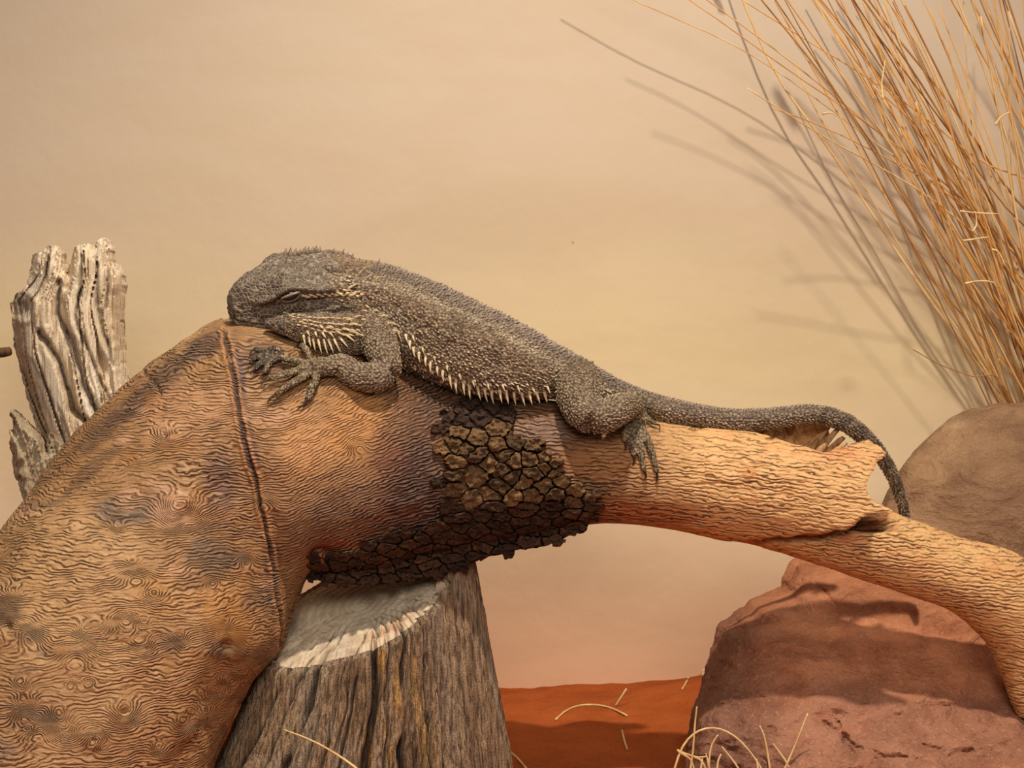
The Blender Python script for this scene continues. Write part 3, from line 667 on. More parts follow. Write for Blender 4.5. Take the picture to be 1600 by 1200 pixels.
cc = blend(cc, np.exp(-(np.hypot((xx - 1490) / 26, (yy - 660) / 8)) ** 2) * .5, (204, 172, 132))
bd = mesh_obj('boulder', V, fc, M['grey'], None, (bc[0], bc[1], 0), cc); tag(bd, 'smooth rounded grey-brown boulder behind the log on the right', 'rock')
ro = [(1252, 878), (1275, 880), (1310, 884), (1380, 888), (1480, 900), (1600, 915), (1760, 960), (1800, 1080), (1800, 1290), (1440, 1290), (1060, 1290), (1075, 1220), (1082, 1160), (1088, 1120), (1104, 1075), (1112, 1040), (1122, 1010), (1128, 985), (1150, 968), (1182, 944), (1212, 930), (1230, 922), (1234, 900), (1242, 884)]
def rock_front(x, y, d):
    t = (y - 880) / 350.0
    Y = 0.100 - 0.135 * np.clip(t, 0, 1.3) ** 0.92
    Y = Y + 0.030 * (1 - sst(0, 150, x - (1090 + .45 * (1000 - y).clip(0, 120)))) ** 1.5
    Y = Y + 0.012 * sst(1300, 1700, x)
    br = 1125 + 40 * np.sin((x - 1250) / 130.0) 
    Y = Y - 0.010 * sst(-60, 60, y - br)                     # lower bulge, rougher
    Y = Y + 0.008 * fbm(n3(x / 120, y / 60), 4, 7) + .0026 * fbm(n3(x / 26, y / 14), 4, 9) * (0.4 + sst(1060, 1130, y) + (1 - sst(1180, 1260, x)))
    for pl, w, dp in (([(1270, 905), (1300, 940), (1312, 950)], 2.2, .002), ([(1290, 1130), (1320, 1150), (1345, 1170), (1380, 1180), (1430, 1185)], 3, .005), ([(1310, 1125), (1325, 1160), (1335, 1190)], 2.5, .004), ([(1440, 1160), (1480, 1180), (1520, 1170)], 2.2, .003), ([(1150, 985), (1180, 975), (1215, 968)], 4, .004), ([(1236, 925), (1250, 915), (1262, 892)], 3, .004)):
        dd, _ = dist_poly(x + 5 * fbm(n3(x / 14, y / 14), 2), y + 5 * fbm(n3(x / 14, y / 14), 2, 3), pl); Y = Y + dp * np.exp(-(dd / w) ** 2)
    return Y + 0.035 * (1 - np.sqrt(np.clip(1 - (1 - np.clip(d / 34, 0, 1)) ** 2, 0, 1)))
V, fc, x, y, d, n = sheet(ro, 3.6, rock_front, lambda x, y, d: 0.025 + 0 * x, jag=3)
xx = np.r_[x, x]; yy = np.r_[y, y]; n_ = fbm(V * 14, 4, 5); n4 = fbm(V * 45, 3, 6)
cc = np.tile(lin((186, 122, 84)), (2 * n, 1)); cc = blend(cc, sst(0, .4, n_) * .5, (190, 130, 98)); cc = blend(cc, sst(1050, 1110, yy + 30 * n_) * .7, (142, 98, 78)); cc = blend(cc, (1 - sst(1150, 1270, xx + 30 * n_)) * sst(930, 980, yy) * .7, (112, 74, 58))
cc = blend(cc, sst(.1, .4, n4) * .35, (150, 84, 58))
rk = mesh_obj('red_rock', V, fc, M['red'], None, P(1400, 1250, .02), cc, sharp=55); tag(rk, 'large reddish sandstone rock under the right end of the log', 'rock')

# ------------------------------------------------------------------ the lizard
liz = thing('lizard', P(640, 600, -.01), 'spiny grey-brown bearded lizard lying along the top of the log', 'lizard')
LZ = np.array(liz.location)
parts = []; bones = []      # bones: (a, b, kind) for the run of the scales
def addtube(pts, rad, seg=20, n=24, kind='leg'):
    parts.append(tube(pts, rad, seg, n))
    for a, b in zip(pts[:-1], pts[1:]): bones.append((np.array(a), np.array(b), kind))
# body and tail: upper / lower outline, depth of the axis, half width in depth
BT = np.array([(505, 405, 530, 525, -.014, .020), (540, 404, 562, 545, -.010, .026), (590, 410, 612, 562, -.004, .034), (650, 430, 655, 592, 0, .042), (710, 456, 708, 614, 0, .047),
 (770, 485, 768, 626, 0, .047), (830, 516, 822, 628, 0, .041), (880, 545, 868, 622, 0, .032), (930, 573, 915, 628, .002, .023), (980, 599, 965, 645, .002, .017), (1040, 620, 1033, 660, 0, .0125),
 (1130, 638, 1130, 673, -.002, .0095), (1200, 638, 1200, 670, -.002, .0085), (1268, 632, 1266, 662, -.002, .0072), (1324, 646, 1312, 672, .002, .0060), (1370, 684, 1352, 702, .010, .0050),
 (1402, 735, 1384, 744, .020, .0040), (1419, 790, 1403, 793, .030, .0031), (1424, 835, 1413, 836, .034, .0022), (1424, 872, 1419, 872, .036, .001)], float)
nb_, sg = 220, 64
qb = catmull(BT, nb_)
Cb = .5 * (P(qb[:, 0], qb[:, 1], qb[:, 4]) + P(qb[:, 2], qb[:, 3], qb[:, 4])); Ab = .5 * (P(qb[:, 0], qb[:, 1], qb[:, 4]) - P(qb[:, 2], qb[:, 3], qb[:, 4]))
tb_ = np.arange(sg) * 2 * math.pi / sg; cb_, sb_ = np.cos(tb_), np.sin(tb_)
fl = sst(520, 640, qb[:, 0]) * (1 - sst(840, 930, qb[:, 0]))           # flattened, with a lateral fold low on the flank
Vb = Cb[:, None] + Ab[:, None] * (cb_[None, :, None]) + np.array([0, 1, 0])[None, None] * (sb_[None, :] * qb[:, 5][:, None])[..., None]
fold = np.exp(-((tb_[None] - math.pi * 1.30) / .30) ** 2) + np.exp(-((tb_[None] - math.pi * .70) / .30) ** 2)
dirv = Vb - Cb[:, None]; Vb = Vb + dirv * (0.13 * fold * fl[:, None])[..., None]
Vb = Vb.reshape(-1, 3); Fb = grid_faces(nb_, sg).tolist(); Fb.append(list(range(sg))[::-1]); Fb.append([(nb_ - 1) * sg + k for k in range(sg)])
parts.append((Vb, Fb))
for k in range(0, nb_ - 8, 8): bones.append((Cb[k], Cb[k + 8], 'body' if qb[k, 0] < 900 else 'tail'))
# head, in its own frame: forward f, up u, left l (l faces the camera side)
def rot(v, ax, a): return np.array(Matrix.Rotation(a, 3, Vector(ax)) @ Vector(v))
psi, dlt, phi = math.radians(17), math.radians(15), math.radians(30)
hf = np.array([-math.cos(psi), -math.sin(psi), 0.]); hu = np.array([0, 0, 1.]); hl = np.cross(hu, hf)
hf2 = rot(hf, hl, dlt); 
if hf2[2] > 0: hf2 = rot(hf, hl, -dlt)
hu2 = np.cross(hf2, hl); hu2 = hu2 if hu2[2] > 0 else -hu2
hu3 = hu2 * math.cos(phi) + hl * math.sin(phi); hl3 = hl * math.cos(phi) - hu2 * math.sin(phi)
H0 = P(357, 479, -.034); HL = .074
HS = [ # t, ridge half width R, top T, ridge height H, jaw half width J, mouth M, bottom B   (mm)
 (0.0, 3.5, 3.5, -0.5, 4.0, -4.5, -6.5), (.025, 7.0, 8.5, 0.0, 7.5, -6.5, -9.0), (.10, 10.0, 13.5, 1.0, 11.5, -8.0, -11.5), (.20, 13.5, 16.5, 3.5, 15.0, -9.5, -13.5), (.32, 17.5, 18.5, 7.5, 18.0, -10.5, -15.5),
 (.44, 20.5, 20.0, 12.5, 20.5, -11.0, -17.0), (.56, 22.0, 20.5, 12.0, 23.5, -11.0, -18.0), (.70, 23.0, 20.5, 8.0, 27.0, -9.5, -18.5), (.84, 24.0, 18.0, 7.5, 29.0, -9.0, -19.0), (1.0, 22.5, 14.0, 4.5, 26.0, -9.0, -17.0), (1.12, 17.0, 9.0, 3.0, 19.0, -7.0, -12.0)]
hs = catmull(np.array(HS), 90)
def ring(r):
    t, R, T, H, J, Mo, Bo = r
    half = [(0, T), (.35 * R, T * 1.0), (.72 * R, T * .5 + H * .55), (R, H), (.93 * R * .6 + .4 * .9 * J, H * .55 + Mo * .2), (.97 * J, Mo + 2.2), (1.0 * J, Mo + .3), (.97 * J, Mo - 2.0), (.80 * J, Mo * .35 + Bo * .65), (.45 * J, Bo * .96), (0, Bo)]
    p = half + [(-x, y) for x, y in half[-2:0:-1]]
    return catmull_closed(np.array(p), 100)
rows = []
for r in hs:
    g = ring(r) / 1000; rows.append(H0 - hf2 * (r[0] * HL) + g[:, :1] * hl3 + g[:, 1:] * hu3)
Vh = np.vstack(rows); Fh = grid_faces(90, 100).tolist(); Fh.append(list(range(100))[::-1]); Fh.append([89 * 100 + k for k in range(100)])
parts.append((Vh, Fh)); bones.append((H0, H0 - hf2 * HL, 'head'))
def hloc(V):
    d_ = V - H0; return -(d_ @ hf2) / HL, d_ @ hl3, d_ @ hu3
# beard pouch
bp = [P(415, 503, -.046), P(450, 507, -.046), P(488, 513, -.042), P(525, 520, -.036), P(558, 520, -.030), P(585, 508, -.018)]
addtube(bp, [.0035, .0070, .0100, .0120, .0125, .0100], 20, 26, 'head')
# limbs; a point on the log takes its depth from the log under it
def on(px, py, lift):
    y, nrm = logY(px, py)
    if y is None: y, nrm = -.02, np.array([0, -1, 0])
    if nrm[1] > 0: nrm = -nrm
    return P(px, py, y) + nrm * lift
sh_ = P(572, 500, -.024)
addtube([sh_, P(588, 528, -.040), P(602, 562, -.052), P(603, 583, -.056)], [.0130, .0115, .0094, .0086])
addtube([P(603, 580, -.056), P(585, 590, -.058), P(555, 586, -.056), on(528, 584, .007), on(506, 583, .0052)], [.0086, .0088, .0080, .0070, .0052])
addtube([on(512, 583, .005), on(497, 582, .0050), on(482, 582, .0042)], [.0052, .0060, .0040], kind='hand')
def toe(pts, r0, r1, claw=None, base=None):
    r0 *= .72; r1 *= .72
    P3 = ([base] if base is not None else []) + [on(x, y, l_ * .8) for x, y, l_ in pts]
    n_ = len(P3); r = [r0 + (r1 - r0) * k / (n_ - 1) for k in range(n_)]
    if n_ > 3: r[2] *= 1.12
    addtube(P3, r, 12, 18, 'hand')
    if claw:
        c0 = P3[-1]; c1 = on(*claw[0]); c2 = on(*claw[1])
        V, fc = tube([c0, c1, c2], [r1 * .52, r1 * .36, .0001], 8, 9); claws.append((V, fc))
claws = []
hand = on(488, 582, .0050)
toe([(483, 570, .005), (474, 557, .007), (467, 548, .006)], .0030, .0026, [(462, 546, .003), (457, 549, .0012)], hand)
toe([(473, 574, .005), (455, 571, .0055), (440, 568, .005)], .0031, .0025, [(432, 568, .003), (425, 572, .001)], hand)
toe([(470, 583, .005), (450, 589, .0055), (432, 593, .004), (421, 596, .0035)], .0032, .0022, [(411, 600, .0025), (406, 606, .001)], hand)
toe([(476, 592, .005), (458, 602, .005), (440, 613, .0045), (428, 620, .0035)], .0032, .0022, [(420, 626, .002), (417, 633, .0006)], hand)
toe([(491, 597, .005), (484, 612, .0048), (478, 627, .0035)], .0033, .0026, [(471, 636, .002), (462, 637, .0006)], hand)
# far forelimb, only its foot shows under the chin
addtube([P(560, 520, .020), P(500, 535, .012), P(450, 555, -.010), on(425, 562, .005)], [.011, .009, .0065, .005])
fh = on(424, 563, .004)
for a, b, c_, d_ in ((404, 552, 396, 550), (402, 562, 394, 566), (406, 572, 398, 580), (416, 578, 412, 586)):
    toe([(a, b, .0035), (c_, d_, .003)], .0028, .002, [(c_ - 4, d_ + 3, .002), (c_ - 7, d_ + 7, .0006)], fh)
# hind leg
addtube([P(905, 590, -.012), P(904, 612, -.032), P(912, 640, -.044), P(928, 655, -.050)], [.013, .0140, .0120, .0098])
addtube([P(926, 652, -.050), P(945, 650, -.050), P(965, 640, -.046), on(982, 634, .0075), on(990, 645, .0055)], [.0098, .0100, .0094, .0078, .0062])
addtube([on(986, 640, .006), on(988, 655, .0052), on(992, 672, .0044)], [.0062, .0066, .0056], kind='hand')
ft = on(989, 660, .0045)
toe([(976, 668, .005), (974, 682, .0048), (976, 693, .0035)], .0032, .0026, [(977, 700, .002), (976, 706, .0006)], ft)
toe([(984, 680, .0045), (986, 700, .0045), (989, 714, .0035)], .0031, .0023, [(990, 721, .002), (987, 728, .0006)], ft)
toe([(995, 684, .0045), (1000, 706, .0045), (1003, 724, .004), (1006, 736, .0032)], .0032, .0023, [(1009, 743, .002), (1007, 749, .0006)], ft)
toe([(1004, 680, .0045), (1014, 700, .0045), (1021, 720, .004), (1026, 737, .0032)], .0032, .0022, [(1026, 747, .002), (1026, 755, .0006)], ft)
toe([(1000, 656, .005), (1012, 664, .005), (1022, 670, .0045)], .0026, .0018, [(1029, 671, .003), (1030, 677, .0008)], on(990, 648, .005))
# far hind leg, behind the tail base
addtube([P(905, 590, .015), P(925, 610, .036), P(950, 650, .040), P(985, 660, .036), P(1010, 668, .036)], [.012, .012, .009, .007, .005])
# unite into one continuous skin
AV = []; AF = []; k0 = 0
for V, fc in parts:
    AV.append(V); AF += [[i + k0 for i in f_] for f_ in fc]; k0 += len(V)
tmp = mesh_obj('tmp', np.vstack(AV), AF, None)
bm = bmesh.new(); bm.from_mesh(tmp.data); bmesh.ops.recalc_face_normals(bm, faces=bm.faces); bm.to_mesh(tmp.data); bm.free()
md = tmp.modifiers.new('r', 'REMESH'); md.mode = 'VOXEL'; md.voxel_size = 0.00075
md = tmp.modifiers.new('s', 'SMOOTH'); md.factor = .5; md.iterations = 5
dg = bpy.context.evaluated_depsgraph_get(); em = tmp.evaluated_get(dg).data
nV = len(em.vertices); BV = np.empty(nV * 3); em.vertices.foreach_get('co', BV); BV = BV.reshape(-1, 3)
BF = [tuple(p.vertices) for p in em.polygons]
bpy.data.objects.remove(tmp)
BFt = np.array([f_ if len(f_) == 4 else (f_[0], f_[1], f_[2], f_[2]) for f_ in BF])
print('lizard', nV, len(BF))
BN = vnormals(BV, BFt)
# nearest bone: run of the scales, region
bd_ = np.full(nV, 1e9); bdir = np.zeros((nV, 3)); bk = np.zeros(nV, int); kinds = ['body', 'tail', 'head', 'leg', 'hand']
for a, b, kd in bones:
    ab = b - a; L2 = ab @ ab; t = np.clip(((BV - a) @ ab) / L2, 0, 1); e = np.linalg.norm(BV - a - t[:, None] * ab, axis=1)
    e = e * {'body': .55, 'head': .75}.get(kd, 1.0)
    m = e < bd_; bd_[m] = e[m]; bdir[m] = ab / math.sqrt(L2); bk[m] = kinds.index(kd)
bx, by = proj(BV); near = BN[:, 1] < .15
ht, hw, hh = hloc(BV)
headm = (ht < .98) & (ht > -.1) & (np.abs(hw) < .034) & (hh > -.022) & (hh < .03) & ((bk == 2) | (ht < .8)) & (bk != 4) & (bk != 3)
headw = np.where(headm, 1 - sst(.86, .97, ht), 0)
# head relief (mirrored on both sides)
Dv = np.zeros(nV); aw = np.abs(hw) * 1000; hm = hh * 1000
Rr_ = np.interp(ht, hs[:, 0], hs[:, 1]); Tt = np.interp(ht, hs[:, 0], hs[:, 2]); Hh_ = np.interp(ht, hs[:, 0], hs[:, 3]); Jj = np.interp(ht, hs[:, 0], hs[:, 4]); Mm = np.interp(ht, hs[:, 0], hs[:, 5])
side = headw * (aw > Rr_ * .6)
Dv += -0.0012 * side * np.exp(-((hm - Mm) / .7) ** 2) * (1 - sst(.72, .8, ht)) * sst(0, .02, ht)        # mouth
Dv += 0.0006 * side * (np.exp(-((hm - Mm - 1.8) / 1.0) ** 2) + np.exp(-((hm - Mm + 1.8) / 1.0) ** 2)) * (1 - sst(.72, .8, ht))
Dv += 0.0022 * headw * np.exp(-((hm - Hh_ - .3) / 1.5) ** 2) * np.exp(-((aw - Rr_) / 4) ** 2) * sst(.15, .3, ht)   # brow and temple ridge
Dv += -0.0022 * side * np.exp(-((ht - .72) / .16) ** 2) * np.exp(-((hm - 2.0) / 3.2) ** 2)           # hollow behind the eye
Dv += -0.0024 * side * np.exp(-((ht - .28) / .12) ** 2) * np.exp(-((hm - 2.0) / 2.6) ** 2)            # lore
Dv += -0.0060 * side * np.exp(-((ht - .90) / .035) ** 2 - ((hm - .5) / 2.4) ** 2)                     # ear opening
Dv += -0.0018 * side * np.exp(-((ht - .475) / .085) ** 2 - ((hm - 5.5) / 3.4) ** 2)                   # eye socket
Dv += -0.0016 * side * np.exp(-((ht - .07) / .02) ** 2 - ((hm - 1.5) / 1.2) ** 2)                     # nostril
Dv += 0.0010 * headw * fbm(BV * 200, 3, 3)
Dv += 0.0020 * headw * np.exp(-((ht - .46) / .12) ** 2 - ((aw - 13) / 5) ** 2) * (hm > Hh_ - 1)          # swelling over each eye
Dv -= 0.0014 * headw * np.exp(-(aw / 5) ** 2) * sst(.2, .3, ht) * (hm > 0)
Dv += 0.0009 * side * np.sin((hm - Mm) * 1.5) * sst(.45, .55, ht) * (hm > Mm) * (hm < Mm + 7)
wr = (1 - headw)
Dv += wr * np.where(bk == 0, 0.0009, .0003) * fbm(BV * 120, 3, 8)
gr = np.array([(612, 470), (622, 500), (640, 540), (665, 575)]); dg_, _ = dist_poly(bx, by, gr); Dv -= near * (bk == 0) * .002 * np.exp(-(dg_ / 5) ** 2)
gr = np.array([(545, 440), (560, 470), (575, 500)]); dg_, _ = dist_poly(bx, by, gr); Dv -= near * (bk == 0) * .0025 * np.exp(-(dg_ / 6) ** 2)
BV = BV + BN * Dv[:, None]; BN = vnormals(BV, BFt)
# pigments, plus painted shade on the far forefoot
cl = np.tile(lin((166, 136, 104)), (nV, 1)); nn = fbm(BV * 90, 3, 2); n5 = fbm(BV * 320, 2, 3)
# height on the back, 0 flank .. 1 spine
kb = np.clip(((bx - 505) / (1425 - 505)), 0, 1); topy = np.interp(bx, qb[:, 0], qb[:, 1]); 
dor = by - topy
bodym = (bk <= 1)
cl = np.where((bodym & True)[:, None], blend(cl, (1 - sst(14, 30, dor + 7 * nn)) * .9, (134, 114, 98)), cl)
cl = np.where((bodym & (bx < 960))[:, None], blend(cl, np.exp(-((dor - 30 + 8 * nn) / 8) ** 2) * .8, (214, 194, 162)), cl)
cl = blend(cl, np.where(bk == 0, sst(.1, .5, nn) * .45, 0), (112, 92, 72)); 
cl = np.where((bk == 1)[:, None], blend(cl, np.where(bx > 1040, sst(.0, .6, np.sin(dor * .9)) * .55, 0), (176, 150, 118)), cl)
cl = np.where((bk == 1)[:, None], blend(cl, np.where(bx > 1280, sst(-.2, .5, np.sin(bx * .16 + by * .12)) * .5, 0), (70, 54, 44)), cl)
cl = blend(cl, headw, (98, 82, 68)); cl = blend(cl, headw * sst(-2, 4, hm - Hh_) * .5, (112, 97, 82)); cl = blend(cl, headw * (hm < Hh_ - 2) * (hm > Mm) * .75, (78, 56, 42))
cl = blend(cl, headw * sst(-2.5, 0, Mm - hm) * .3, (128, 104, 78)); cl = blend(cl, headw * np.exp(-((hm - Mm) / .8) ** 2) * (ht < .75) * .85, (44, 30, 24))
cl = blend(cl, np.where(bk == 3, .7, 0), (146, 122, 92)); cl = blend(cl, np.where(bk == 4, .85, 0), (160, 134, 92)); cl = blend(cl, np.where(bk == 4, sst(0, .4, n5) * .6, 0), (70, 52, 36))
cl = blend(cl, np.where(bodym & near & (bx > 640) & (bx < 860), sst(596, 622, by + 0 * bx) * .5, 0), (150, 126, 88))
cl = blend(cl, ((bx < 434) & (bx > 380) & (by > 540) & (by < 592) & (bx < 400 + (592 - by) * .8)).astype(float) * .8, (70, 52, 38))  # head's shadow painted onto the far forefoot
skin = mesh_obj('body', BV, BF, M['skin'], liz, LZ, cl); add_float(skin, 'head', headw); add_float(skin, 'fine', (bk >= 3).astype(float))
for V, fc in claws: mesh_obj('claw', V, fc, M['claw'], liz, LZ)
BVS = BVHTree.FromPolygons(BV.tolist(), BF)
def hit(px, py):
    o = Vector((0, -1, CZ)); h = BVS.ray_cast(o, (Vector(P(px, py, 0).tolist()) - o).normalized())
    return (None, None) if h[0] is None else (np.array(h[0]), np.array(h[1]))
# keeled scales over the whole skin: real raised points, one stuff mesh
area = np.linalg.norm(np.cross(BV[BFt[:, 2]] - BV[BFt[:, 0]], BV[BFt[:, 3]] - BV[BFt[:, 1]]), axis=1) * .5
r4 = np.random.RandomState(9)
pk = r4.choice(len(BF), 200000, p=area / area.sum())
w_ = r4.dirichlet((1, 1, 1, 1), len(pk)); cand = (BV[BFt[pk]] * w_[..., None]).sum(1)
vi = BFt[pk, 0]; hwv = headw[vi]; kd = bk[vi]
spc = np.where(hwv > .4, .0024, np.where(kd == 0, .0021, np.where(kd == 1, .0019, np.where(kd == 3, .0022, .0013))))
grid = {}; keep = []
cell = .0024
ci = np.floor(cand / cell).astype(int); cl_ = cand.tolist(); cil = ci.tolist(); spl = spc.tolist()
for i in range(len(pk)):
    x_, y_, z_ = cil[i]; p = cl_[i]; s2 = (spl[i] * .80) ** 2; ok = True
    for dx in (-1, 0, 1):
        for dy in (-1, 0, 1):
            for dz in (-1, 0, 1):
                g_ = grid.get((x_ + dx, y_ + dy, z_ + dz))
                if g_:
                    for q_ in g_:
                        if (p[0] - q_[0]) ** 2 + (p[1] - q_[1]) ** 2 + (p[2] - q_[2]) ** 2 < s2: ok = False; break
                if not ok: break
            if not ok: break
        if not ok: break
    if ok: grid.setdefault((x_, y_, z_), []).append(p); keep.append(i)
keep = np.array([k_ for k_ in keep if not (hwv[k_] > .4 and hm[vi[k_]] > Mm[vi[k_]] - .5)]); Pp = cand[keep]; vi = vi[keep]; Nn = BN[vi]; Dd = bdir[vi]; Dd = np.where((bk[vi] == 2)[:, None], np.array([1, 0, -.1]), Dd)
Dd = Dd - Nn * (Dd * Nn).sum(1, keepdims=True); Dd /= np.maximum(np.linalg.norm(Dd, axis=1, keepdims=True), 1e-6); Ww = np.cross(Nn, Dd)
sz = spc[keep]; kdv = bk[vi]; hv = headw[vi]
onhead_top = (hv > .4) & (hm[vi] > Mm[vi] + 1)
rr_ = r4.uniform(0, 1, len(keep))
dork = by[vi] - np.interp(bx[vi], qb[:, 0], qb[:, 1])
lift = np.where(kdv == 0, .0011, np.where(kdv == 4, .0003, np.where(kdv == 3, .00055, .0008))) * (.55 + .9 * rr_)
big = (kdv == 0) & (rr_ > .85); lift = np.where(big, .0021, lift); lift = np.where(onhead_top, .00045, lift)
ln = np.where(onhead_top, .5, np.where(big, 1.15, .85)) * sz; wd = np.where(onhead_top, .46, .42) * sz
b0 = Pp - Dd * ln[:, None] * .6 - Nn * .0003; b1 = Pp + Ww * wd[:, None] - Nn * .0003; b2 = Pp - Ww * wd[:, None] - Nn * .0003; b3 = Pp + Dd * ln[:, None] * .55 - Nn * .0003
ap = Pp + Dd * (ln * np.where(onhead_top, 0.0, .62))[:, None] + Nn * lift[:, None]; kb_ = Pp - Dd * (ln * .1)[:, None] + Nn * (lift * .62)[:, None]
K = len(keep); SV = np.stack([b0, b1, b2, b3, ap, kb_], 1).reshape(-1, 3)
base_i = np.arange(K)[:, None, None] * 6
SF = (base_i + np.array([[0, 1, 5], [1, 4, 5], [1, 3, 4], [3, 2, 4], [2, 5, 4], [2, 0, 5]])[None]).reshape(-1, 3)
pig = cl[vi]; bb = 0.55 + .85 * rr_[:, None]; pale = lin((208, 188, 156))
tipc = pig * bb * .5 + pale * np.where(big, .85, .40)[:, None] * (0.4 + .6 * rr_[:, None]); tipc = np.where(onhead_top[:, None], pig * (0.6 + .7 * rr_[:, None]), tipc)
tipc = np.where((dork < 22)[:, None] & (kdv <= 1)[:, None], pig * (0.65 + .8 * rr_[:, None]), tipc)
rootc = pig * .34 * np.ones((K, 1)); 
SCc = np.stack([rootc, rootc, rootc, rootc * 1.3, tipc, pig * bb], 1).reshape(-1, 3)
sc_o = mesh_obj('keeled_scales', SV, SF, M['scale'], liz, LZ, SCc, smooth=False); tag(sc_o, kind='stuff')
print('scales', K)
# spines: curved cones, each its own part
def spine(px, py, dpx, dpy, out, r=.0011, name='spine', mat='horn', curve=.3):
    p, nrm = hit(px, py)
    if p is None: return
    L = math.hypot(dpx, dpy) / F * (1 + p[1]); tip = P(px + dpx, py + dpy, p[1]) + nrm * out
    mid = (p + tip) / 2 + nrm * L * curve * .5
    V, fc = tube([p - nrm * .0008, p * .7 + mid * .3, mid, tip], [r, r * .95, r * .62, .00008], 6, 7)
    mesh_obj(name, V, fc, M[mat], liz, LZ)
# lateral fringe along the flank
fr_ = resample([(634, 528), (645, 546), (662, 562), (684, 578), (708, 594), (735, 606), (765, 612), (800, 616), (828, 617), (850, 616)], 11.2)
for i, (x_, y_) in enumerate(fr_):
    s_ = 1 - .5 * abs(i / len(fr_) - .4); spine(x_ + rnd.uniform(-1, 1), y_ - 4 + rnd.uniform(-1, 1), 4.5 + rnd.uniform(-1, 2), 15 * s_ + rnd.uniform(-1, 3), .003, .0011, 'flank_spine')
    if i % 2: spine(x_ + 5, y_ - 12 + rnd.uniform(-1, 1), 4, 8 + rnd.uniform(-1, 2), .002, .0009, 'flank_spine')
# beard
for x_, y_, dx, dy in [(474, 524, 4, 9), (482, 526, 5, 12), (489, 529, 5, 15), (497, 530, 6, 17), (505, 530, 7, 19), (513, 530, 8, 18), (521, 529, 11, 18), (530, 527, 13, 15), (539, 522, 15, 12), (549, 518, 17, 9), (556, 508, 16, 7),
                       (480, 518, 5, 7), (492, 519, 5, 8), (503, 519, 6, 9), (514, 519, 7, 9), (525, 517, 9, 8), (537, 513, 11, 7), (548, 506, 12, 6), (500, 510, 6, 5), (514, 510, 8, 5), (528, 507, 9, 5), (541, 500, 10, 4), (555, 496, 12, 3), (565, 500, 12, 5), (566, 486, 12, 4)]:
    spine(x_, y_, dx + rnd.uniform(-1, 1), dy + rnd.uniform(-1, 1), .004 if dy > 8 else .002, .00095, 'beard_spine')
for row, (y0_, y1_, n_) in enumerate([(488, 497, 14), (494, 506, 14), (500, 515, 13), (507, 523, 11)]):
    for k in range(n_):
        t_ = k / (n_ - 1); spine(442 + row * 8 + t_ * 100 + rnd.uniform(-2, 2), y0_ + (y1_ - y0_) * t_ + 4 * math.sin(t_ * 3) + rnd.uniform(-1, 1), 6 + 4 * t_, 1 + 2 * t_, .0008 + .001 * t_, .0008, 'cheek_spine', 'horn', .1)
for k in range(17):
    t_ = k / 16; spine(472 + 92 * t_, 461 - 3 * math.sin(t_ * 3) + (k % 2) * 3, 7, -.5, .0012, .0012, 'temple_scale', 'horn', .1)
# temple ridge, above the ear, and shoulder
for x_, y_, dx, dy in [(545, 450, 12, -3), (536, 453, 9, -2), (526, 456, 8, 1), (552, 458, 12, 2), (560, 470, 10, 3), (572, 478, 9, 4), (584, 486, 9, 6), (596, 494, 9, 7), (606, 505, 8, 8), (614, 516, 7, 9), (622, 518, 8, 13), (560, 430, 8, -5), (572, 436, 8, -3), (585, 440, 9, -3)]:
    spine(x_, y_, dx, dy, .003, .0009, 'neck_spine', 'horn')
# crown of the far temple and the nape: stand up along the upper outline
for i, x_ in enumerate([438, 446, 453, 460, 467, 474, 480, 487, 492, 498, 512, 519, 526, 534, 542, 550, 560, 570, 580, 590]):
    y_ = None
    for yy_ in range(372, 470):
        if hit(x_, yy_ + .5)[0] is not None: y_ = yy_ + .5; break
    if y_ is None: continue
    big_ = 442 < x_ < 500
    spine(x_, y_ + 3, 2 + rnd.uniform(-1, 2), -(9 if big_ else 5) + rnd.uniform(-3, 3), .001, .0016 if big_ else .0009, 'crown_spine', 'scale_dark', 0)
# eye
p, nrm = hit(453, 459)
ec = p + np.array([0, -.0002, 0]) + nrm * .0010; ex_ = P(453 + 10, 459 - 5, p[1]) - P(453, 459, p[1]); ex_ /= np.linalg.norm(ex_); ex_ -= nrm * (ex_ @ nrm); ex_ /= np.linalg.norm(ex_); ey_ = np.cross(nrm, ex_)
V, fc = blob((0, 0, 0), (.0054, .0036, .0026), 24, 36, 0); V = ec + V[:, :1] * ex_ + V[:, 1:2] * ey_ + V[:, 2:] * nrm
eye = mesh_obj('eye', V, fc, M['eye'], liz, LZ)
tt_ = np.linspace(0, 2 * math.pi, 33)
for s_, nm in ((1, 'upper_eyelid'), (-1, 'lower_eyelid')):
    pts = []
    for k in np.linspace(0, 1, 12):
        a_ = math.pi * k; X_ = math.cos(a_) * .0058; Yq = math.sin(a_) * (.0030 if s_ > 0 else .0040) * s_
        pts.append(ec + X_ * ex_ + Yq * ey_ * (1 if ey_[2] > 0 else -1) + nrm * (.0013 * math.sin(a_) + .0003))
    V, fc = tube(pts, [.0004] + [.0008 if s_ > 0 else .0009] * 10 + [.0004], 8, 24)
    mesh_obj(nm, V, fc, M['lid'], liz, LZ)

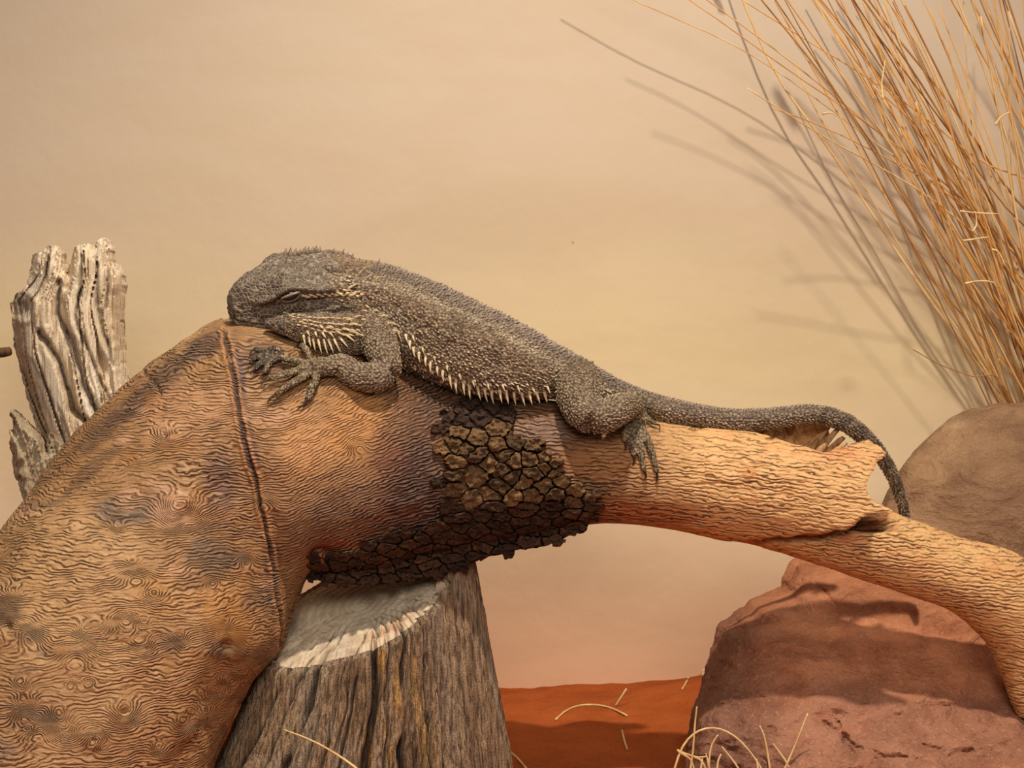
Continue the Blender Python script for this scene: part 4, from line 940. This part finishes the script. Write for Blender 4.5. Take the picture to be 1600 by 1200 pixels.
# ------------------------------------------------------------------ tall dry grass, right
tuft = thing('dry_grass_tuft', P(1700, 1050, .30), 'tall tuft of amber dry grass stalks leaning left behind the boulder', 'grass')
TO = np.array(tuft.location)
def stalk(pts, r0, r1, mat, par=tuft, org=TO, name='stalk', n=26):
    p3 = [P(x_, y_, Y_) for x_, y_, Y_ in pts]; V, fc = tube(p3, np.linspace(r0, r1, len(p3)), 6, n)
    return mesh_obj(name, V, fc, mat, par, org)
EX = [([(1700, 560), (1590, 425), (1500, 318), (1380, 232), (1230, 122), (1130, 62), (990, 0), (880, -60)], 1, .6),
 ([(1700, 540), (1590, 400), (1480, 290), (1350, 190), (1230, 108), (1078, 0), (980, -60)], 0, .6), ([(1720, 560), (1600, 410), (1440, 262), (1340, 180), (1225, 88), (1105, 0), (1020, -60)], 0, .6),
 ([(1568, 632), (1520, 560), (1440, 450), (1360, 330), (1290, 225), (1215, 120), (1160, 0), (1130, -80)], 1, 1.0), ([(1572, 640), (1500, 520), (1440, 440), (1366, 318), (1290, 200), (1240, 100)], 1, .7),
 ([(1610, 690), (1540, 560), (1470, 420), (1400, 285), (1310, 150), (1190, 0), (1130, -70)], 2, .8), ([(1640, 700), (1570, 540), (1500, 440), (1410, 310), (1330, 180), (1212, 0), (1160, -80)], 2, .7),
 ([(1660, 520), (1560, 400), (1440, 300), (1290, 215), (1168, 138)], 1, .6), ([(1650, 480), (1500, 320), (1400, 255), (1290, 200), (1210, 170)], 0, .6),
 ([(1640, 590), (1560, 500), (1480, 380), (1400, 240), (1310, 110), (1230, 0), (1190, -70)], 3, .7), ([(1650, 560), (1560, 380), (1470, 260), (1380, 130), (1280, 0), (1230, -70)], 0, .8), ([(1650, 330), (1530, 250), (1400, 150), (1240, 50), (1160, 0)], 3, .7),
 ([(1660, 420), (1570, 290), (1490, 170), (1395, 50), (1350, -10), (1300, -80)], 2, .9), ([(1660, 440), (1560, 310), (1450, 160), (1360, 40), (1310, -40)], 2, .7), ([(1650, 640), (1580, 500), (1540, 380), (1480, 230), (1400, 80), (1355, -30)], 3, .8),
 ([(1650, 660), (1590, 520), (1560, 420), (1500, 250), (1450, 100), (1365, -30)], 3, .8), ([(1660, 330), (1600, 180), (1560, 80), (1490, -50)], 0, .8), ([(1660, 300), (1600, 200), (1520, 60), (1470, -30)], 3, .8), ([(1680, 320), (1600, 150), (1540, 20), (1510, -60)], 2, .7),
 ([(1605, 700), (1560, 590), (1500, 470), (1450, 330), (1405, 200)], 1, .6), ([(1570, 605), (1520, 588), (1470, 570), (1425, 545)], 0, .45), ([(1610, 690), (1580, 620), (1560, 560)], 1, .6)]
for i, (pl, mi, r_) in enumerate(EX):
    Y0 = .22 + .07 * rnd.random(); dY = rnd.uniform(-.08, .03)
    Y0 = .315 if i in (3, 4) else Y0
    if i in (3, 4): dY = .01
    Yb_ = .31
    n_ = len(pl); b_ = pl[0]; pre = [(b_[0] + .55 * (1700 - b_[0]) + 20, 1050, .305), (b_[0] + .25 * (1700 - b_[0]) + 14, b_[1] + .45 * (1050 - b_[1]), .305)]
    stalk(pre + [(x_, y_, min(.34, .30 + (Y0 + dY - .30) * ((k + .3) / (n_ - .7)))) for k, (x_, y_) in enumerate(pl)], .0013 * r_, .0008 * r_, STALKS[mi])
r5 = np.random.RandomState(21)
for i in range(64):
    bx_ = r5.uniform(1600, 1760); by_ = r5.uniform(560, 820); tx = r5.uniform(1190, 1640) + (bx_ - 1680) * .5; ty = r5.uniform(-140, 60) if i % 4 else r5.uniform(60, 420)
    if ty > 60: tx = max(tx, 1330 + (ty) * .25)
    bow = r5.uniform(-10, 60) * (1 if r5.rand() < .8 else -.6); pts = [(1700 + (bx_ - 1680) * .3, 1050, .305)]
    Y0 = r5.uniform(.29, .32); dY = r5.uniform(-.14, .02)
    for k in np.linspace(0, 1, 7):
        x_ = bx_ + (tx - bx_) * k; y_ = by_ + (ty - by_) * k; s_ = math.sin(k * math.pi) * bow
        pts.append((x_ + s_ * .8, y_ - s_ * .5, min(.34, Y0 + dY * k)))
    r_ = r5.uniform(.45, 1.05); stalk(pts, .0012 * r_, .0007 * r_, STALKS[i % 4])
# seed heads on stalks above and inside the frame; curled pale leaf ends
def seedhead(px, py, Y_, ang, L=60):
    Vs, Fs, k0 = [], [], 0
    for k in range(34):
        t_ = k / 34; x_ = px + math.cos(ang) * L * t_; y_ = py + math.sin(ang) * L * t_; a2 = ang + r5.choice([-1, 1]) * r5.uniform(.2, .6); l_ = r5.uniform(8, 15)
        V, fc = tube([P(x_, y_, Y_ + r5.uniform(-.003, .003)), P(x_ + math.cos(a2) * l_ * .5, y_ + math.sin(a2) * l_ * .5, Y_), P(x_ + math.cos(a2) * l_, y_ + math.sin(a2) * l_, Y_)], [.0004, .0009, .0001], 4, 4)
        Vs.append(V); Fs += [[q_ + k0 for q_ in f_] for f_ in fc]; k0 += len(V)
    mesh_obj('seed_head', np.vstack(Vs), Fs, STALKS[1], tuft, TO)
for px, py, Y_, a_ in [(1130, -80, .30, -2.1), (1230, -70, .22, -2.1)]: seedhead(px, py, Y_, a_)
for pl in [[(1508, 443), (1522, 440), (1540, 439), (1554, 442)], [(1505, 376), (1520, 374), (1545, 370)], [(1550, 390), (1558, 392), (1565, 402), (1570, 415)], [(1520, 362), (1526, 350), (1524, 330)], [(1380, 155), (1378, 130), (1383, 95)], [(1555, 195), (1565, 182), (1578, 175)], [(1285, 178), (1298, 176), (1308, 182)], [(1500, 330), (1530, 333), (1560, 334)]]:
    stalk([(x_, y_, .17) for x_, y_ in pl], .0009, .0004, M['straw'], name='leaf_curl', n=10)
# ------------------------------------------------------------------ pale tuft in front of the red rock
t2 = thing('pale_grass_tuft', P(1120, 1235, -.03), 'small tuft of pale dry grass blades in front of the red rock', 'grass'); T2 = np.array(t2.location)
for pl in [[(1075, 1225), (1082, 1180), (1086, 1130), (1089, 1104)], [(1050, 1215), (1066, 1168), (1090, 1143), (1120, 1138), (1150, 1152), (1176, 1180), (1195, 1210)], [(1108, 1225), (1108, 1190), (1112, 1165), (1122, 1148)],
           [(1110, 1210), (1106, 1190), (1103, 1177)], [(1120, 1210), (1122, 1190), (1127, 1178)], [(1165, 1220), (1148, 1192), (1128, 1167)], [(1205, 1220), (1200, 1180), (1194, 1150), (1187, 1134)], [(1220, 1215), (1240, 1170), (1262, 1115)],
           [(1245, 1225), (1228, 1190), (1208, 1162)], [(1058, 1172), (1072, 1178), (1090, 1183), (1104, 1182)], [(1085, 1183), (1095, 1188), (1102, 1200), (1104, 1215)], [(1060, 1174), (1078, 1186), (1084, 1200), (1086, 1215)], [(1094, 1215), (1096, 1195), (1098, 1182)], [(1186, 1215), (1184, 1198), (1182, 1186)]]:
    stalk([(x_, y_, -.035 + .0003 * (i_ % 3)) for i_, (x_, y_) in enumerate(pl)], .0008, .0005, M['straw'], t2, T2, 'blade', 18)
g3 = stalk([(443, 1140, -.092), (480, 1154, -.094), (515, 1172, -.096), (556, 1200, -.098), (600, 1240, -.10)], .0004, .0009, M['straw'], None, P(600, 1240, -.10), 'straw'); tag(g3, 'single pale straw crossing the foot of the grey stump', 'straw')
# loose straws on the sand
def sand_pt(px, py, lift=.0008):
    lo, hi = -.3, .29
    for _ in range(40):
        m_ = (lo + hi) / 2; p_ = P(px, py, m_); z_ = sand_z(np.array([p_[0]]), np.array([m_]))[0]
        if p_[2] > z_: lo = m_
        else: hi = m_
    p_ = P(px, py, lo); p_[2] += lift; return p_
for i, (pl, lab) in enumerate([([(962, 1104), (970, 1090), (979, 1076)], 'short pale straw standing upright on the sand between stump and red rock'),
    ([(868, 1126), (885, 1112), (905, 1104), (930, 1103), (955, 1108), (980, 1120)], 'long curved thin straw lying on the red sand'),
    ([(972, 1143), (976, 1160), (980, 1172)], 'short faint straw lying lower on the red sand'), ([(1099, 1046), (1098, 1052), (1100, 1058)], 'tiny pale straw stub at the top of the sand slope by the red rock'),
    ([(795, 1175), (808, 1186), (822, 1202)], 'thin straw on the sand just right of the stump foot'), ([(1066, 1078), (1072, 1068), (1076, 1060)], 'faint straw on the sand slope beside the red rock')]):
    pts = [sand_pt(x_, min(y_, 1240)) if i not in (0, 3) else None for x_, y_ in pl]
    if i in (0, 3):
        b_ = sand_pt(*pl[0]) if i == 0 else sand_pt(pl[-1][0], 1075); pts = [b_] + [P(x_, y_, b_[1] - .002) for x_, y_ in (pl[1:] if i == 0 else pl[::-1])]
    V, fc = tube(pts, [.0008 if i != 3 else .0016] * len(pts), 6, 14); o = mesh_obj('straw', V, fc, M['straw'], None, pts[0]); tag(o, lab, 'straw')
